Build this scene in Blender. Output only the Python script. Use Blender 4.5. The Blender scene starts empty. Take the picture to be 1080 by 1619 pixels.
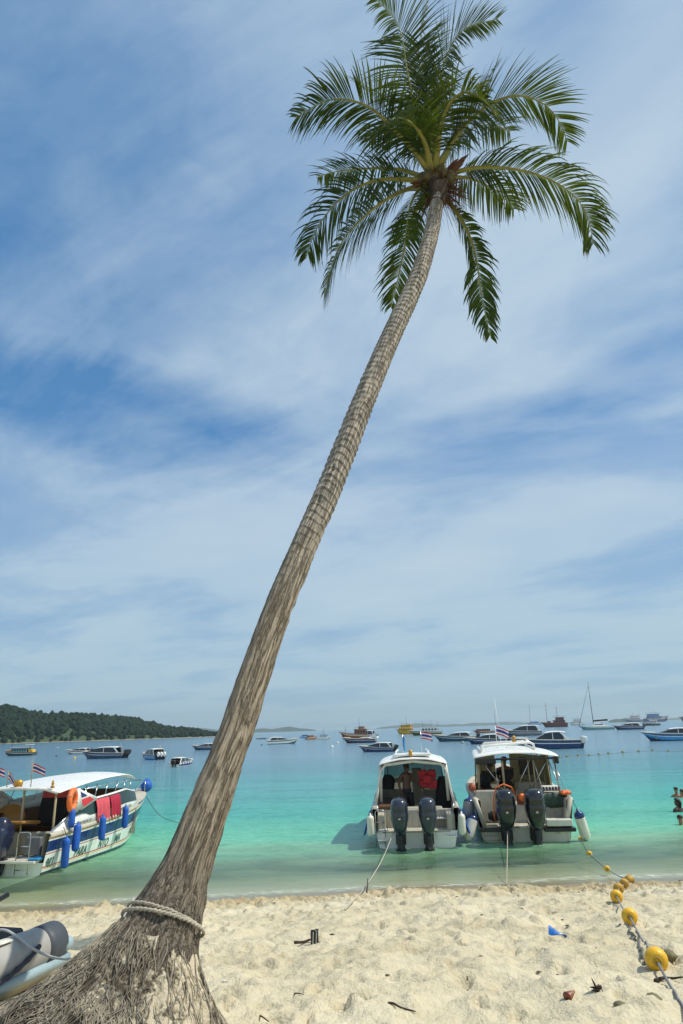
HAZE = 1.4e-4
SCAR_AN = 3.0
SCARS = [(3.35, 4.5, .10, .22), (1.75, 4.3, .05, .12), (3.9, 5.0, .05, .15), (4.35, 4.9, .04, .2)]
# px, py, radius_x, radius_y, tilt, weight : clear blue openings between the thin clouds
import math as _m
SKY_GAPS = [(120, 640, .36, .085, -.13, .5), (330, 650, .22, .05, -.30, .25), (1010, 590, .17, .055, .25, .42), (40, 180, .32, .34, 0., .34), (30, 1000, .12, .03, 0, .35), (760, 690, .16, .06, .2, .18), (980, 60, .2, .12, .3, .2)]
import bpy, bmesh, math, random
import numpy as np
from mathutils import Vector, Matrix, noise as mnoise
R = math.radians
rnd = random.Random(7)
S = bpy.context.scene
COL = S.collection

# ---------------------------------------------------------------- camera
F = 1079.3; CX, CY = 540.0, 809.5
CAMZ = 3.2; PITCH = R(17.66); ROLL = math.atan(.0295)
_F = Vector((0, math.cos(PITCH), math.sin(PITCH))); _U0 = Vector((0, -math.sin(PITCH), math.cos(PITCH))); _R0 = Vector((1, 0, 0))
CR = _R0*math.cos(ROLL) - _U0*math.sin(ROLL); CU = _U0*math.cos(ROLL) + _R0*math.sin(ROLL)
CAM = Vector((0, 0, CAMZ))
def ray(px, py):
    return (_F + CR*((px-CX)/F) + CU*((CY-py)/F))
def at_depth(px, py, d): return CAM + ray(px, py)*d
def on_z(px, py, z=0.0):
    r = ray(px, py); return CAM + r*((z-CAMZ)/r.z)
def proj(p):
    v = Vector(p)-CAM; d = v.dot(_F)
    return CX+F*v.dot(CR)/d, CY-F*v.dot(CU)/d, d
cd = bpy.data.cameras.new('camera'); cam = bpy.data.objects.new('camera', cd); COL.objects.link(cam)
M4 = Matrix((CR, CU, -_F)).transposed().to_4x4(); M4.translation = CAM
cam.matrix_world = M4
cd.sensor_fit = 'VERTICAL'; cd.sensor_height = 36; cd.lens = 24; cd.clip_end = 20000; cd.clip_start = .05
S.camera = cam
S.view_settings.view_transform = 'Standard'; S.view_settings.look = 'None'; S.view_settings.exposure = 0.0

# ---------------------------------------------------------------- nodes
class NT:
    def __init__(s, tree): s.t = tree; s.n = tree.nodes; s.l = tree.links
    def node(s, typ, ins=None, **props):
        n = s.n.new(typ)
        for k, v in props.items(): setattr(n, k, v)
        if ins:
            for k, v in ins.items(): s.put(n.inputs[k], v)
        return n
    def put(s, sock, v):
        if isinstance(v, bpy.types.NodeSocket): s.l.new(v, sock)
        elif v is not None:
            if sock.type == 'RGBA' and len(v) == 3: v = (*v, 1)
            sock.default_value = v
    def math(s, op, a, b=None, c=None, clamp=False):
        n = s.node('ShaderNodeMath', operation=op, use_clamp=clamp); s.put(n.inputs[0], a)
        if b is not None: s.put(n.inputs[1], b)
        if c is not None: s.put(n.inputs[2], c)
        return n.outputs[0]
    def vmath(s, op, a, b=None):
        n = s.node('ShaderNodeVectorMath', operation=op); s.put(n.inputs[0], a)
        if b is not None: s.put(n.inputs[1], b)
        return n.outputs['Value'] if op in ('DOT_PRODUCT', 'LENGTH', 'DISTANCE') else n.outputs[0]
    def noise(s, vec, scale, detail=3, rough=.55, dist=0):
        n = s.node('ShaderNodeTexNoise', {'Vector': vec, 'Scale': scale, 'Detail': detail, 'Roughness': rough, 'Distortion': dist}); return n.outputs[0]
    def vor(s, vec, scale, feature='F1'):
        n = s.node('ShaderNodeTexVoronoi', {'Vector': vec, 'Scale': scale}, feature=feature); return n.outputs[0]
    def mapr(s, v, a, b, c=0., d=1., smooth=False):
        n = s.node('ShaderNodeMapRange', {'Value': v, 'From Min': a, 'From Max': b, 'To Min': c, 'To Max': d})
        if smooth: n.interpolation_type = 'SMOOTHSTEP'
        return n.outputs[0]
    def mix(s, f, a, b, mode='MIX'):
        n = s.node('ShaderNodeMix', data_type='RGBA', blend_type=mode); s.put(n.inputs[0], f); s.put(n.inputs[6], a); s.put(n.inputs[7], b); return n.outputs[2]
    def ramp(s, v, stops):
        n = s.node('ShaderNodeValToRGB'); s.put(n.inputs[0], v); e = n.color_ramp.elements
        while len(e) > 1: e.remove(e[-1])
        for i, (p, c) in enumerate(stops):
            el = e[0] if i == 0 else e.new(p)
            el.position = p; el.color = (*c, 1) if len(c) == 3 else c
        return n.outputs[0]
    def scale(s, vec, sc, loc=(0, 0, 0), rot=(0, 0, 0)):
        n = s.node('ShaderNodeMapping', {'Vector': vec, 'Scale': sc, 'Location': loc, 'Rotation': rot}); return n.outputs[0]
    def bump(s, h, strength=.5, dist=.02, normal=None):
        n = s.node('ShaderNodeBump', {'Height': h, 'Strength': strength, 'Distance': dist})
        if normal is not None: s.put(n.inputs['Normal'], normal)
        return n.outputs[0]
def new_mat(name):
    m = bpy.data.materials.new(name); m.use_nodes = True; t = NT(m.node_tree); t.n.clear()
    t.out = t.node('ShaderNodeOutputMaterial'); return m, t
def finish(t, base, rough=.5, normal=None, spec=.5, metal=0., **kw):
    p = t.node('ShaderNodeBsdfPrincipled'); t.put(p.inputs['Base Color'], base); t.put(p.inputs['Roughness'], rough)
    t.put(p.inputs['Metallic'], metal); t.put(p.inputs['Specular IOR Level'], spec)
    if normal is not None: t.put(p.inputs['Normal'], normal)
    for k, v in kw.items(): t.put(p.inputs[k.replace('_', ' ')], v)
    t.l.new(p.outputs[0], t.out.inputs[0]); return p
_mc = {}
def paint(name, col, rough=.4, var=.12, metal=0., sc=3., bump=.0, dirt=0., coat=0.):
    """painted / plastic / cloth surface with gentle procedural wear"""
    if name in _mc: return _mc[name]
    m, t = new_mat(name); oc = t.node('ShaderNodeTexCoord').outputs['Object']
    n1 = t.noise(oc, sc, 5, .6); n2 = t.noise(t.scale(oc, (1, 1, .25)), sc*5, 3, .6)
    f = t.mapr(n1, .3, .7, 1-var, 1+var)
    c = t.mix(1., col, t.node('ShaderNodeCombineColor', {'Red': f, 'Green': f, 'Blue': f}).outputs[0], 'MULTIPLY')
    if dirt: c = t.mix(t.mapr(n2, .5, .75, 0, dirt), c, (.16, .13, .09))
    nm = t.bump(n2, bump, .01) if bump else None
    p = finish(t, c, t.mapr(n2, .3, .7, max(rough-.08, .03), min(rough+.12, 1)), nm, metal=metal)
    if coat: p.inputs['Coat Weight'].default_value = coat
    _mc[name] = m; return m

# ---------------------------------------------------------------- mesh helper
class MB:
    def __init__(s): s.v = []; s.f = []; s.m = []; s.uv = None; s.smooth = []; s.cuts = []
    def add(s, vs, fs, mi=0, smooth=True):
        o = len(s.v); s.cuts.append((o, len(s.f))); s.v += [tuple(v) for v in vs]; s.f += [tuple(i+o for i in f) for f in fs]
        s.m += ([mi]*len(fs) if isinstance(mi, int) else list(mi)); s.smooth += [smooth]*len(fs); return s
    def box(s, c, d, mi=0, rot=None, taper=1., bev=0.):
        x, y, z = (k/2 for k in d); M = (rot or Matrix.Identity(3)); c = Vector(c); vs = []
        b = min(bev, x*.9, y*.9, z*.9)
        if b <= 0:
            for sz in (-1, 1):
                k = taper if sz > 0 else 1.
                for sx, sy in ((-1, -1), (1, -1), (1, 1), (-1, 1)): vs.append(M@Vector((sx*x*k, sy*y*k, sz*z))+c)
            return s.add(vs, [(3, 2, 1, 0), (4, 5, 6, 7), (0, 1, 5, 4), (1, 2, 6, 5), (2, 3, 7, 6), (3, 0, 4, 7)], mi, False)
        rings = []
        for (zz, ins) in ((-z, b), (-z+b*.3, b*.3), (-z+b, 0), (z-b, 0), (z-b*.3, b*.3), (z, b)):
            k = 1+(taper-1)*(zz+z)/(2*z); X = x*k-ins; Y = y*k-ins; cc = b*.6; r = []
            for sx, sy, o in ((-1, -1, 0), (1, -1, 1), (1, 1, 0), (-1, 1, 1)):
                p = (sx*(X-cc), sy*Y), (sx*X, sy*(Y-cc)); p = p if o else p[::-1]
                r += [M@Vector((q[0], q[1], zz))+c for q in p]
            rings.append(r)
        return s.loft(rings, mi, closed=True, caps=True, smooth=False)
    def loft(s, rings, mi=0, closed=False, caps=False, smooth=True):
        n = len(rings[0]); vs = [p for r in rings for p in r]; fs = []; ms = []
        for i in range(len(rings)-1):
            for j in range(n if closed else n-1):
                k = (j+1) % n
                fs.append((i*n+j, i*n+k, (i+1)*n+k, (i+1)*n+j)); ms.append(mi if isinstance(mi, int) else mi[j])
        if caps:
            fs.append(tuple(range(n))[::-1]); fs.append(tuple((len(rings)-1)*n+j for j in range(n))); q = mi if isinstance(mi, int) else mi[0]; ms += [q, q]
        return s.add(vs, fs, ms, smooth)
    def tube(s, pts, r, n=8, mi=0, caps=True, flat=1.):
        pts = [Vector(p) for p in pts]; rs = r if isinstance(r, (list, tuple)) else [r]*len(pts)
        rings = []; up = None
        for i, p in enumerate(pts):
            d = (pts[min(i+1, len(pts)-1)]-pts[max(i-1, 0)]); d = d.normalized() if d.length > 1e-9 else Vector((0, 0, 1))
            if up is None: up = Vector((0, 0, 1)) if abs(d.z) < .9 else Vector((1, 0, 0))
            a = d.cross(up); a = a.normalized() if a.length > 1e-6 else Vector((1, 0, 0)); b = a.cross(d).normalized(); up = b
            rings.append([p+(a*math.cos(2*math.pi*k/n)+b*math.sin(2*math.pi*k/n)*flat)*rs[i] for k in range(n)])
        return s.loft(rings, mi, True, caps)
    def lathe(s, prof, n=16, mi=0, M=None, c=(0, 0, 0)):
        c = Vector(c); M = M or Matrix.Identity(3)
        rings = [[M@Vector((r*math.cos(2*math.pi*k/n), r*math.sin(2*math.pi*k/n), z))+c for k in range(n)] for r, z in prof]
        return s.loft(rings, mi, True, True)
    def torus(s, c, Rr, r, M=None, n=20, k=8, mi=0):
        c = Vector(c); M = M or Matrix.Identity(3); rings = []
        for i in range(n+1):
            a = 2*math.pi*i/n
            rings.append([M@Vector(((Rr+r*math.cos(2*math.pi*j/k))*math.cos(a), (Rr+r*math.cos(2*math.pi*j/k))*math.sin(a), r*math.sin(2*math.pi*j/k)))+c for j in range(k)])
        return s.loft(rings, mi, True)
    def split(s, name, mats, parent=None):
        """one object for every separate piece added"""
        if not s.cuts: return
        for a, (v0, f0) in enumerate(s.cuts):
            v1, f1 = s.cuts[a+1] if a+1 < len(s.cuts) else (len(s.v), len(s.f)); q = MB(); q.v = s.v[v0:v1]; q.f = [tuple(i-v0 for i in f) for f in s.f[f0:f1]]; q.m = s.m[f0:f1]; q.smooth = s.smooth[f0:f1]; q.build(name, mats, parent)
    def build(s, name, mats, parent=None, bevel=None):
        me = bpy.data.meshes.new(name); me.from_pydata(s.v, [], s.f)
        mats = mats if isinstance(mats, (list, tuple)) else [mats]
        for m in mats: me.materials.append(m)
        me.polygons.foreach_set('material_index', s.m); me.polygons.foreach_set('use_smooth', s.smooth)
        if s.uv is not None:
            u = me.uv_layers.new(name='UVMap'); li = np.empty(len(me.loops), np.int32); me.loops.foreach_get('vertex_index', li)
            u.data.foreach_set('uv', np.asarray(s.uv, np.float32)[li].ravel())
        me.update(); o = bpy.data.objects.new(name, me); COL.objects.link(o); o.parent = parent
        return o
def tag(o, label=None, cat=None, group=None, kind=None):
    if label: o['label'] = label
    if cat: o['category'] = cat
    if group: o['group'] = group
    if kind: o['kind'] = kind
    return o
def empty(name, loc=(0, 0, 0), rz=0, rx=0, ry=0):
    o = bpy.data.objects.new(name, None); COL.objects.link(o); o.location = loc; o.rotation_euler = (rx, ry, rz); o.empty_display_size = .2; return o
def copy_tree(o, parent=None):
    c = o.copy(); COL.objects.link(c); c.parent = parent
    for ch in [x for x in COL.objects if x.parent == o]: copy_tree(ch, c)
    return c
def text_mesh(body, size, ext=.003, shear=0., align='LEFT', bold=.0):
    cu = bpy.data.curves.new('t', 'FONT'); cu.body = body; cu.size = size; cu.extrude = ext; cu.shear = shear; cu.align_x = align; cu.offset = bold; cu.resolution_u = 3
    o = bpy.data.objects.new('t', cu); COL.objects.link(o); bpy.context.view_layer.update()
    me = bpy.data.meshes.new_from_object(o.evaluated_get(bpy.context.evaluated_depsgraph_get()))
    v = [tuple(x.co) for x in me.vertices]; f = [tuple(p.vertices) for p in me.polygons]
    bpy.data.objects.remove(o); bpy.data.curves.remove(cu); bpy.data.meshes.remove(me); return v, f
def spline(pts, n):
    """Catmull-Rom through pts (tuples of any length) -> n samples"""
    P = np.array(pts, float); P = np.vstack([2*P[0]-P[1], P, 2*P[-1]-P[-2]]); out = []; m = len(pts)-1
    for i in range(n):
        t = i/(n-1)*m; k = min(int(t), m-1); t -= k; p0, p1, p2, p3 = P[k:k+4]
        out.append(.5*((2*p1)+(-p0+p2)*t+(2*p0-5*p1+4*p2-p3)*t*t+(-p0+3*p1-3*p2+p3)*t**3))
    return np.array(out)
# value noise (numpy)
_rg = np.random.RandomState(3); _tab = _rg.rand(256, 256)
def vn(x, y, f, seed=0):
    X = x*f+seed*17.3; Y = y*f+seed*31.7; xi = np.floor(X).astype(int); yi = np.floor(Y).astype(int); a = X-xi; b = Y-yi
    a = a*a*(3-2*a); b = b*b*(3-2*b); g = lambda i, j: _tab[i % 256, j % 256]
    return (g(xi, yi)*(1-a)+g(xi+1, yi)*a)*(1-b)+(g(xi, yi+1)*(1-a)+g(xi+1, yi+1)*a)*b-.5
def fbm(x, y, f, o=4, seed=0, g=.5):
    s = 0; a = 1
    for i in range(o): s = s+a*vn(x, y, f, seed+i); f *= 2.03; a *= g
    return s

# ---------------------------------------------------------------- light and sky
SUN_EL, SUN_AZ = R(55), R(90)          # azimuth measured clockwise from the viewing direction (+Y)
sd = Vector((math.sin(SUN_AZ)*math.cos(SUN_EL), math.cos(SUN_AZ)*math.cos(SUN_EL), math.sin(SUN_EL)))
sl = bpy.data.lights.new('sun', 'SUN'); sl.energy = 4.4; sl.angle = R(.6); sl.color = (1, .935, .80)
so = bpy.data.objects.new('sun', sl); COL.objects.link(so); so.rotation_euler = (-sd).to_track_quat('-Z', 'Y').to_euler()
W = bpy.data.worlds.new('World'); S.world = W; W.use_nodes = True; t = NT(W.node_tree); t.n.clear()
out = t.node('ShaderNodeOutputWorld')
sky = t.node('ShaderNodeTexSky', sky_type='NISHITA', sun_disc=False, sun_elevation=SUN_EL, sun_rotation=SUN_AZ, air_density=1.0, dust_density=.6, ozone_density=2.2)
g = t.node('ShaderNodeTexCoord').outputs['Generated']
sep = t.node('ShaderNodeSeparateXYZ', {0: g})
zz = t.math('ADD', t.math('MAXIMUM', sep.outputs[2], 0.), .10)
pv = t.node('ShaderNodeCombineXYZ', {0: t.math('DIVIDE', sep.outputs[0], zz), 1: t.math('DIVIDE', sep.outputs[1], zz), 2: 0.}).outputs[0]
pv2 = t.scale(pv, (1, 1, 1), rot=(0, 0, R(35)))
pv3 = t.scale(pv2, (.75, 1.15, 1))
n_big = t.noise(t.scale(pv3, (1, 1, 1), loc=(3.1, .7, 0)), .8, 8, .58, .35)
n_str = t.noise(t.scale(pv2, (.35, 1.6, 1), loc=(7.1, 2.7, 0)), 1.6, 8, .6, .8)
n_fin = t.noise(pv2, 5., 7, .62, .8)
dens = t.math('ADD', t.math('MULTIPLY', n_big, .72), t.math('ADD', t.math('MULTIPLY', n_str, .12), t.math('MULTIPLY', n_fin, .14)))
def blob(px, py, rx, ry, tilt, soft=.8, dist=.45):
    """soft elliptical region of the sky dome round one direction"""
    c = ray(px, py).normalized(); ux = Vector((c.y, -c.x, 0)).normalized(); uy = ux.cross(c)
    a = ux*math.cos(tilt)+uy*math.sin(tilt); b = uy*math.cos(tilt)-ux*math.sin(tilt)
    u = t.math('DIVIDE', t.vmath('DOT_PRODUCT', g, tuple(a)), rx); v = t.math('DIVIDE', t.vmath('DOT_PRODUCT', g, tuple(b)), ry)
    r = t.math('SQRT', t.math('ADD', t.math('MULTIPLY', u, u), t.math('MULTIPLY', v, v)))
    r = t.math('ADD', r, t.math('MULTIPLY', t.math('SUBTRACT', n_str, .5), dist*2.6))
    return t.mapr(r, 1.15, 1.15-soft, 0, 1, True)
gap = None
for a in SKY_GAPS:
    b = t.math('MULTIPLY', blob(*a[:5]), a[5]); gap = b if gap is None else t.math('ADD', gap, b)
cov = t.mapr(dens, .36, .60, .34, .98, True)
cov = t.math('ADD', t.math('SUBTRACT', cov, gap), t.math('ADD', t.mapr(sep.outputs[2], .45, .0, 0, .12), t.mapr(sep.outputs[2], .43, .27, 0, .22, True)), clamp=True)
cbright = t.mapr(n_big, .3, .7, .0, 1.)
ccol = t.mix(cbright, (.345, .505, .70), (.56, .68, .78))
ccol = t.mix(t.mapr(sep.outputs[2], .30, .02, 0, .75), ccol, (.46, .64, .73))
skyc = t.mix(1., sky.outputs[0], (.105*.62, .105*.86, .105*1.05), 'MULTIPLY')
skyc = t.mix(.5, skyc, (.085, .30, .63))
final = t.mix(t.math('MULTIPLY', cov, .93), skyc, ccol)
bg = t.node('ShaderNodeBackground', {'Color': final, 'Strength': 1.0}); t.l.new(bg.outputs[0], out.inputs[0])
# ---------------------------------------------------------------- haze
def slab(name, lo, hi, m):
    mb = MB(); c = [(a+b)/2 for a, b in zip(lo, hi)]; mb.box(c, [b-a for a, b in zip(lo, hi)]); return mb.build(name, m)
m, t = new_mat('haze_air')
v = t.node('ShaderNodeVolumePrincipled', {'Color': (.70, .86, .94), 'Density': HAZE, 'Anisotropy': .25}); t.l.new(v.outputs[0], t.out.inputs['Volume'])
if HAZE > 0:
    tag(slab('haze', (-7400, -60, -4.6), (7400, 7400, 190), m), kind='stuff')

# ---------------------------------------------------------------- beach
def shore_y(x): return SH[0]+SH[1]*x
a1 = on_z(100, 1433); a2 = on_z(1000, 1393)
_s = (a2.y-a1.y)/(a2.x-a1.x); SH = (a1.y-_s*a1.x, _s)
def ground0(x, y):
    s = (SH[0]+SH[1]*x)-y + .25*np.sin(np.asarray(x)*.45+1)+.12*np.sin(np.asarray(x)*1.3)
    z = np.where(s > 0, .135*s+.012*s*np.clip(s-1, 0, 3)/3, .10*s)
    z = np.where(s > 10.2, .135*10.2+.1224+(s-10.2)*.05, z)
    return np.maximum(z, -3.5)
def ground(x, y): return float(ground0(np.array([float(x)]), np.array([float(y)]))[0])
rgn = np.random.RandomState(11)
def bands(a, b, st, g0, lim): 
    L = []; x = b; d = st
    while x < lim: d *= g0; x += d; L.append(x)
    return L
fx = np.arange(-6.5, 10.5, .032); fy = np.arange(2.6, 17.6, .034)
gx = np.array([-v for v in bands(0, 6.5, .04, 1.22, 7300)][::-1]+list(fx)+bands(0, 10.5, .04, 1.22, 7300))
gy = np.array([2.6-(v-2.6) for v in bands(0, 2.6, .04, 1.25, 55)][::-1]+list(fy)+bands(0, 17.6, .04, 1.2, 7300))
gy = gy[(gy > -58)]
X, Y = np.meshgrid(gx, gy); Z = ground0(X, Y)
sea = (SH[0]+SH[1]*X)-Y
near = np.clip((sea+.1)/.9, 0, 1)*np.clip((9-np.abs(X-2))/1., 0, 1)
amp = near*(.6+.4*np.clip((sea-1)/2, 0, 1))
Z = Z+amp*(.085*fbm(X, Y, .9, 2, 1)+.085*fbm(X, Y*1.25, 2.6, 4, 5, .58)+.034*np.abs(fbm(X, Y, 6.5, 3, 9)))
# trampled rough strip near the wet edge
strip = np.exp(-((sea-1.7)/1.1)**2)*near
Z = Z+strip*(.18*np.maximum(fbm(X+.3*vn(X, Y, 3, 2), Y, 4.2, 4, 21, .62), -.12)+.05*vn(X, Y, 11, 6))
# footprints: pressed ovals with raised rims
def stamp(cx, cy, rx, ry, an, dep, rim):
    i0, i1 = np.searchsorted(gx, [cx-.45, cx+.45]); j0, j1 = np.searchsorted(gy, [cy-.45, cy+.45])
    x = X[j0:j1, i0:i1]-cx; y = Y[j0:j1, i0:i1]-cy; u = (x*math.cos(an)+y*math.sin(an))/rx; v = (-x*math.sin(an)+y*math.cos(an))/ry
    r = np.sqrt(u*u+v*v)+.3*vn(x+cx, y+cy, 9, 3)
    Z[j0:j1, i0:i1] += -dep*np.exp(-(r/.8)**4)+rim*np.exp(-((r-1.25)/.33)**2)
for k in range(1500):
    cx = rgn.uniform(-6, 10); cy = rgn.uniform(2.8, 15.8)
    if shore_y(cx)-cy < .5: continue
    s = rgn.uniform(.6, 1.15); stamp(cx, cy, .12*s, .055*s, rgn.uniform(0, 3.14), rgn.uniform(.02, .075), rgn.uniform(.006, .028))
for k in range(2600):
    cx = rgn.uniform(-6, 10); cy = rgn.uniform(2.8, 15.5)
    if shore_y(cx)-cy < .4: continue
    s = rgn.uniform(.02, .05); stamp(cx, cy, s, s*rgn.uniform(.6, 1), rgn.uniform(0, 3), rgn.uniform(-.055, .05), 0)
for k in range(11):
    cx = rgn.uniform(-4, 9); cy = rgn.uniform(3.5, 13); an = rgn.uniform(-.6, .6)+(0 if k % 3 else 1.4); 
    for j in range(16):
        x_ = cx+j*.36*math.cos(an)-(.09 if j % 2 else -.09)*math.sin(an); y_ = cy+j*.36*math.sin(an)+(.09 if j % 2 else -.09)*math.cos(an)
        if shore_y(x_)-y_ < .7 or not (-6 < x_ < 10) or not (2.9 < y_): continue
        stamp(x_, y_, .13, .055, an, .055, .022); stamp(x_+.07*math.cos(an), y_+.07*math.sin(an), .05, .05, 0, .02, 0)
Z = np.where((np.abs(X-2) > 9) | (Y < 2.7), ground0(X, Y), Z)
for (px, py, s, dp) in ((728, 1547, .10, .07), (545, 1540, .07, .05), (838, 1452, .10, -.06), (850, 1458, .12, -.09), (822, 1448, .09, -.05), (868, 1455, .08, .05), (1052, 1508, .09, .05), (938, 1505, .06, .04)):
    q = on_z(px, py, ground(*on_z(px, py, 1.2).xy)); 
    for _ in range(3): q = on_z(px, py, ground(q.x, q.y))
    stamp(q.x, q.y, s, s*.8, .3, dp, .02)
nx, ny = len(gx), len(gy)
me = bpy.data.meshes.new('sand_beach'); me.vertices.add(nx*ny)
me.vertices.foreach_set('co', np.stack([X, Y, Z], -1).astype(np.float32).ravel())
ii = (np.arange(ny-1)[:, None]*nx+np.arange(nx-1)[None, :]).ravel(); q = np.stack([ii, ii+1, ii+nx+1, ii+nx], 1).ravel()
me.loops.add(len(q)); me.loops.foreach_set('vertex_index', q.astype(np.int32)); me.polygons.add(len(ii))
me.polygons.foreach_set('loop_start', (np.arange(len(ii))*4).astype(np.int32)); me.polygons.foreach_set('loop_total', np.full(len(ii), 4, np.int32)); me.polygons.foreach_set('use_smooth', np.ones(len(ii), bool))
me.update(calc_edges=True); me.validate()
beach = bpy.data.objects.new('sand_beach', me); COL.objects.link(beach); tag(beach, kind='structure')
def sand_z(x, y):
    i = int(np.clip(np.searchsorted(gx, x), 1, nx-1)); j = int(np.clip(np.searchsorted(gy, y), 1, ny-1)); return float(Z[j, i])
def on_sand(px, py):
    q = on_z(px, py, 1.)
    for _ in range(12): q = on_z(px, py, sand_z(q.x, q.y))
    return q
m, t = new_mat('sand'); geo = t.node('ShaderNodeNewGeometry'); P = geo.outputs['Position']; sp = t.node('ShaderNodeSeparateXYZ', {0: P})
inl = t.math('SUBTRACT', t.math('ADD', t.math('MULTIPLY', sp.outputs[0], SH[1]), SH[0]), sp.outputs[1])
n1 = t.noise(P, .8, 5, .65); n2 = t.noise(P, 9, 5, .65); n3 = t.noise(P, 90, 3, .7); n4 = t.vor(P, 160)
base = t.mix(t.mapr(n1, .35, .65), (.53, .465, .32), (.64, .575, .42))
base = t.mix(t.mapr(n2, .55, .75, 0, .6), base, (.38, .31, .18))
base = t.mix(t.mapr(n3, .55, .75, 0, .35), base, (.34, .28, .18))
base = t.mix(t.mapr(n4, .0, .12, .6, 0), base, (.23, .18, .11))
dry = t.mapr(t.math('ADD', inl, t.math('MULTIPLY', t.math('SUBTRACT', n1, .5), 1.2)), .15, 1.7, 0, 1, True)
damp = t.mapr(t.math('ADD', inl, t.math('MULTIPLY', t.math('SUBTRACT', n2, .5), 3.5)), .8, 3.2, 0, 1, True)
base = t.mix(damp, t.mix(.62, base, (.37, .285, .135)), base)
base = t.mix(dry, t.mix(t.mapr(inl, -.9, -.2, 0, 1), (.46, .42, .27), (.27, .21, .12)), base)
h = t.math('ADD', t.math('MULTIPLY', n2, 1.), t.math('ADD', t.math('MULTIPLY', t.noise(P, 32, 4, .65), .45), t.math('MULTIPLY', n3, .06)))
nm = t.bump(h, t.mapr(dry, 0, 1, .08, .8), .045)
finish(t, base, t.mapr(dry, 0, 1, .3, .95), nm, t.mapr(dry, 0, 1, .5, .15)); me.materials.append(m); SAND = m

# ---------------------------------------------------------------- sea
mb = MB(); ys = [SH[0]-4, 30, 60, 120, 300, 900, 2500, 7350]; xs = [-7350, -900, -60, -15, 15, 60, 900, 7350]
mb.loft([[(x, y, 0.) for x in xs] for y in ys][::-1], smooth=False)
m, t = new_mat('sea_water'); geo = t.node('ShaderNodeNewGeometry'); P = geo.outputs['Position']; sp = t.node('ShaderNodeSeparateXYZ', {0: P})
off = t.math('SUBTRACT', sp.outputs[1], t.math('ADD', t.math('MULTIPLY', sp.outputs[0], SH[1]), SH[0]))
w1 = t.noise(t.scale(P, (.045, .11, 1)), 1., 4, .6, .8); w2 = t.noise(t.scale(P, (.3, .9, 1)), 1., 4, .6, .5)
o2 = t.math('MULTIPLY', off, t.mapr(w1, .3, .7, .75, 1.3))
lg = t.math('DIVIDE', t.math('LOGARITHM', t.math('ADD', t.math('MAXIMUM', o2, 0.), 1.), 10.), 3.4)
# log10(off+1)/3.4 : 3m .177  8m .28  15m .354  30m .44  60m .525  120m .61  400m .765
deep = t.ramp(lg, [(.0, (.52, .51, .30)), (.20, (.31, .52, .29)), (.29, (.13, .50, .32)), (.355, (.065, .42, .34)), (.44, (.085, .35, .34)), (.52, (.095, .27, .31)), (.62, (.075, .22, .27)), (.80, (.06, .17, .23))])
deep = t.mix(t.mapr(t.math('ADD', t.math('MULTIPLY', w1, .6), t.math('MULTIPLY', w2, .5)), .60, .72, 0, .5, True), deep, (.0, .20, .165))
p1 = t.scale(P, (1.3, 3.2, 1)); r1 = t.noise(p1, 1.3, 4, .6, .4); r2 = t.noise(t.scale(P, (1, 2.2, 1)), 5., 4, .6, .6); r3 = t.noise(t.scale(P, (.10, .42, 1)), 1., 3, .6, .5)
h = t.math('ADD', t.math('MULTIPLY', r1, .50), t.math('ADD', t.math('MULTIPLY', r2, .11), t.math('MULTIPLY', r3, 1.1)))
calm = t.mapr(off, 0, 12, .35, 1)
nm = t.node('ShaderNodeBump', {'Height': h, 'Strength': t.math('MULTIPLY', calm, .55), 'Distance': 1.}).outputs[0]
rp_ = t.math('ADD', t.math('MULTIPLY', r1, .55), t.math('ADD', t.math('MULTIPLY', r3, .45), t.math('MULTIPLY', r2, .25))); deep = t.mix(t.mapr(rp_, .60, .80, 0, .9, True), deep, t.mix(1., deep, (.40, .66, .66), 'MULTIPLY')); deep = t.mix(t.mapr(rp_, .60, .42, 0, .6, True), deep, t.mix(1., deep, (1.35, 1.18, 1.2), 'MULTIPLY'))  # ripple streaks of sky reflection and refraction painted into the water's diffuse colour
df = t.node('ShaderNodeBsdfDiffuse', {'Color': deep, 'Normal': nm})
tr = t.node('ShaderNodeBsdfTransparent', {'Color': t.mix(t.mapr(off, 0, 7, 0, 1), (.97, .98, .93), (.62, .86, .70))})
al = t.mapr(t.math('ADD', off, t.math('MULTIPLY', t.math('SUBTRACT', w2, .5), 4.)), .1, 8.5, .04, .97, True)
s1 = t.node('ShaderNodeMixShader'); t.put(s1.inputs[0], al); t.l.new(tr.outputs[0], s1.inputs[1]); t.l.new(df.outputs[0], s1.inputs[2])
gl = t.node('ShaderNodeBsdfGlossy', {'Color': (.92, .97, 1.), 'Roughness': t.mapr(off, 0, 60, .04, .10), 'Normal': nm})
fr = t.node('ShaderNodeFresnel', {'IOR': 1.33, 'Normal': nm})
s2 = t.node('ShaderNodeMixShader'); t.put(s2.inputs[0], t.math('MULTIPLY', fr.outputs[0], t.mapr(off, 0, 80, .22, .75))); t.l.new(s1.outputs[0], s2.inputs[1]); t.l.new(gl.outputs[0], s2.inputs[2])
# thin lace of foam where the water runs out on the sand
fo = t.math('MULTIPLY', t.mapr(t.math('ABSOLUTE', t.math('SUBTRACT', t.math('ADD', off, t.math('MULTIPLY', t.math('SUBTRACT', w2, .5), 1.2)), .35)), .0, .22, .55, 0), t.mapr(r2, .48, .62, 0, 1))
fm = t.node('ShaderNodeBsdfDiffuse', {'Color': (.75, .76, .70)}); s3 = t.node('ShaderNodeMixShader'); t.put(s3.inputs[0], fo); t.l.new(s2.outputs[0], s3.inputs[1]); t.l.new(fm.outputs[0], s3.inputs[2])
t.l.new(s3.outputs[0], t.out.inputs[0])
tag(mb.build('sea_water', m), kind='structure')

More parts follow.
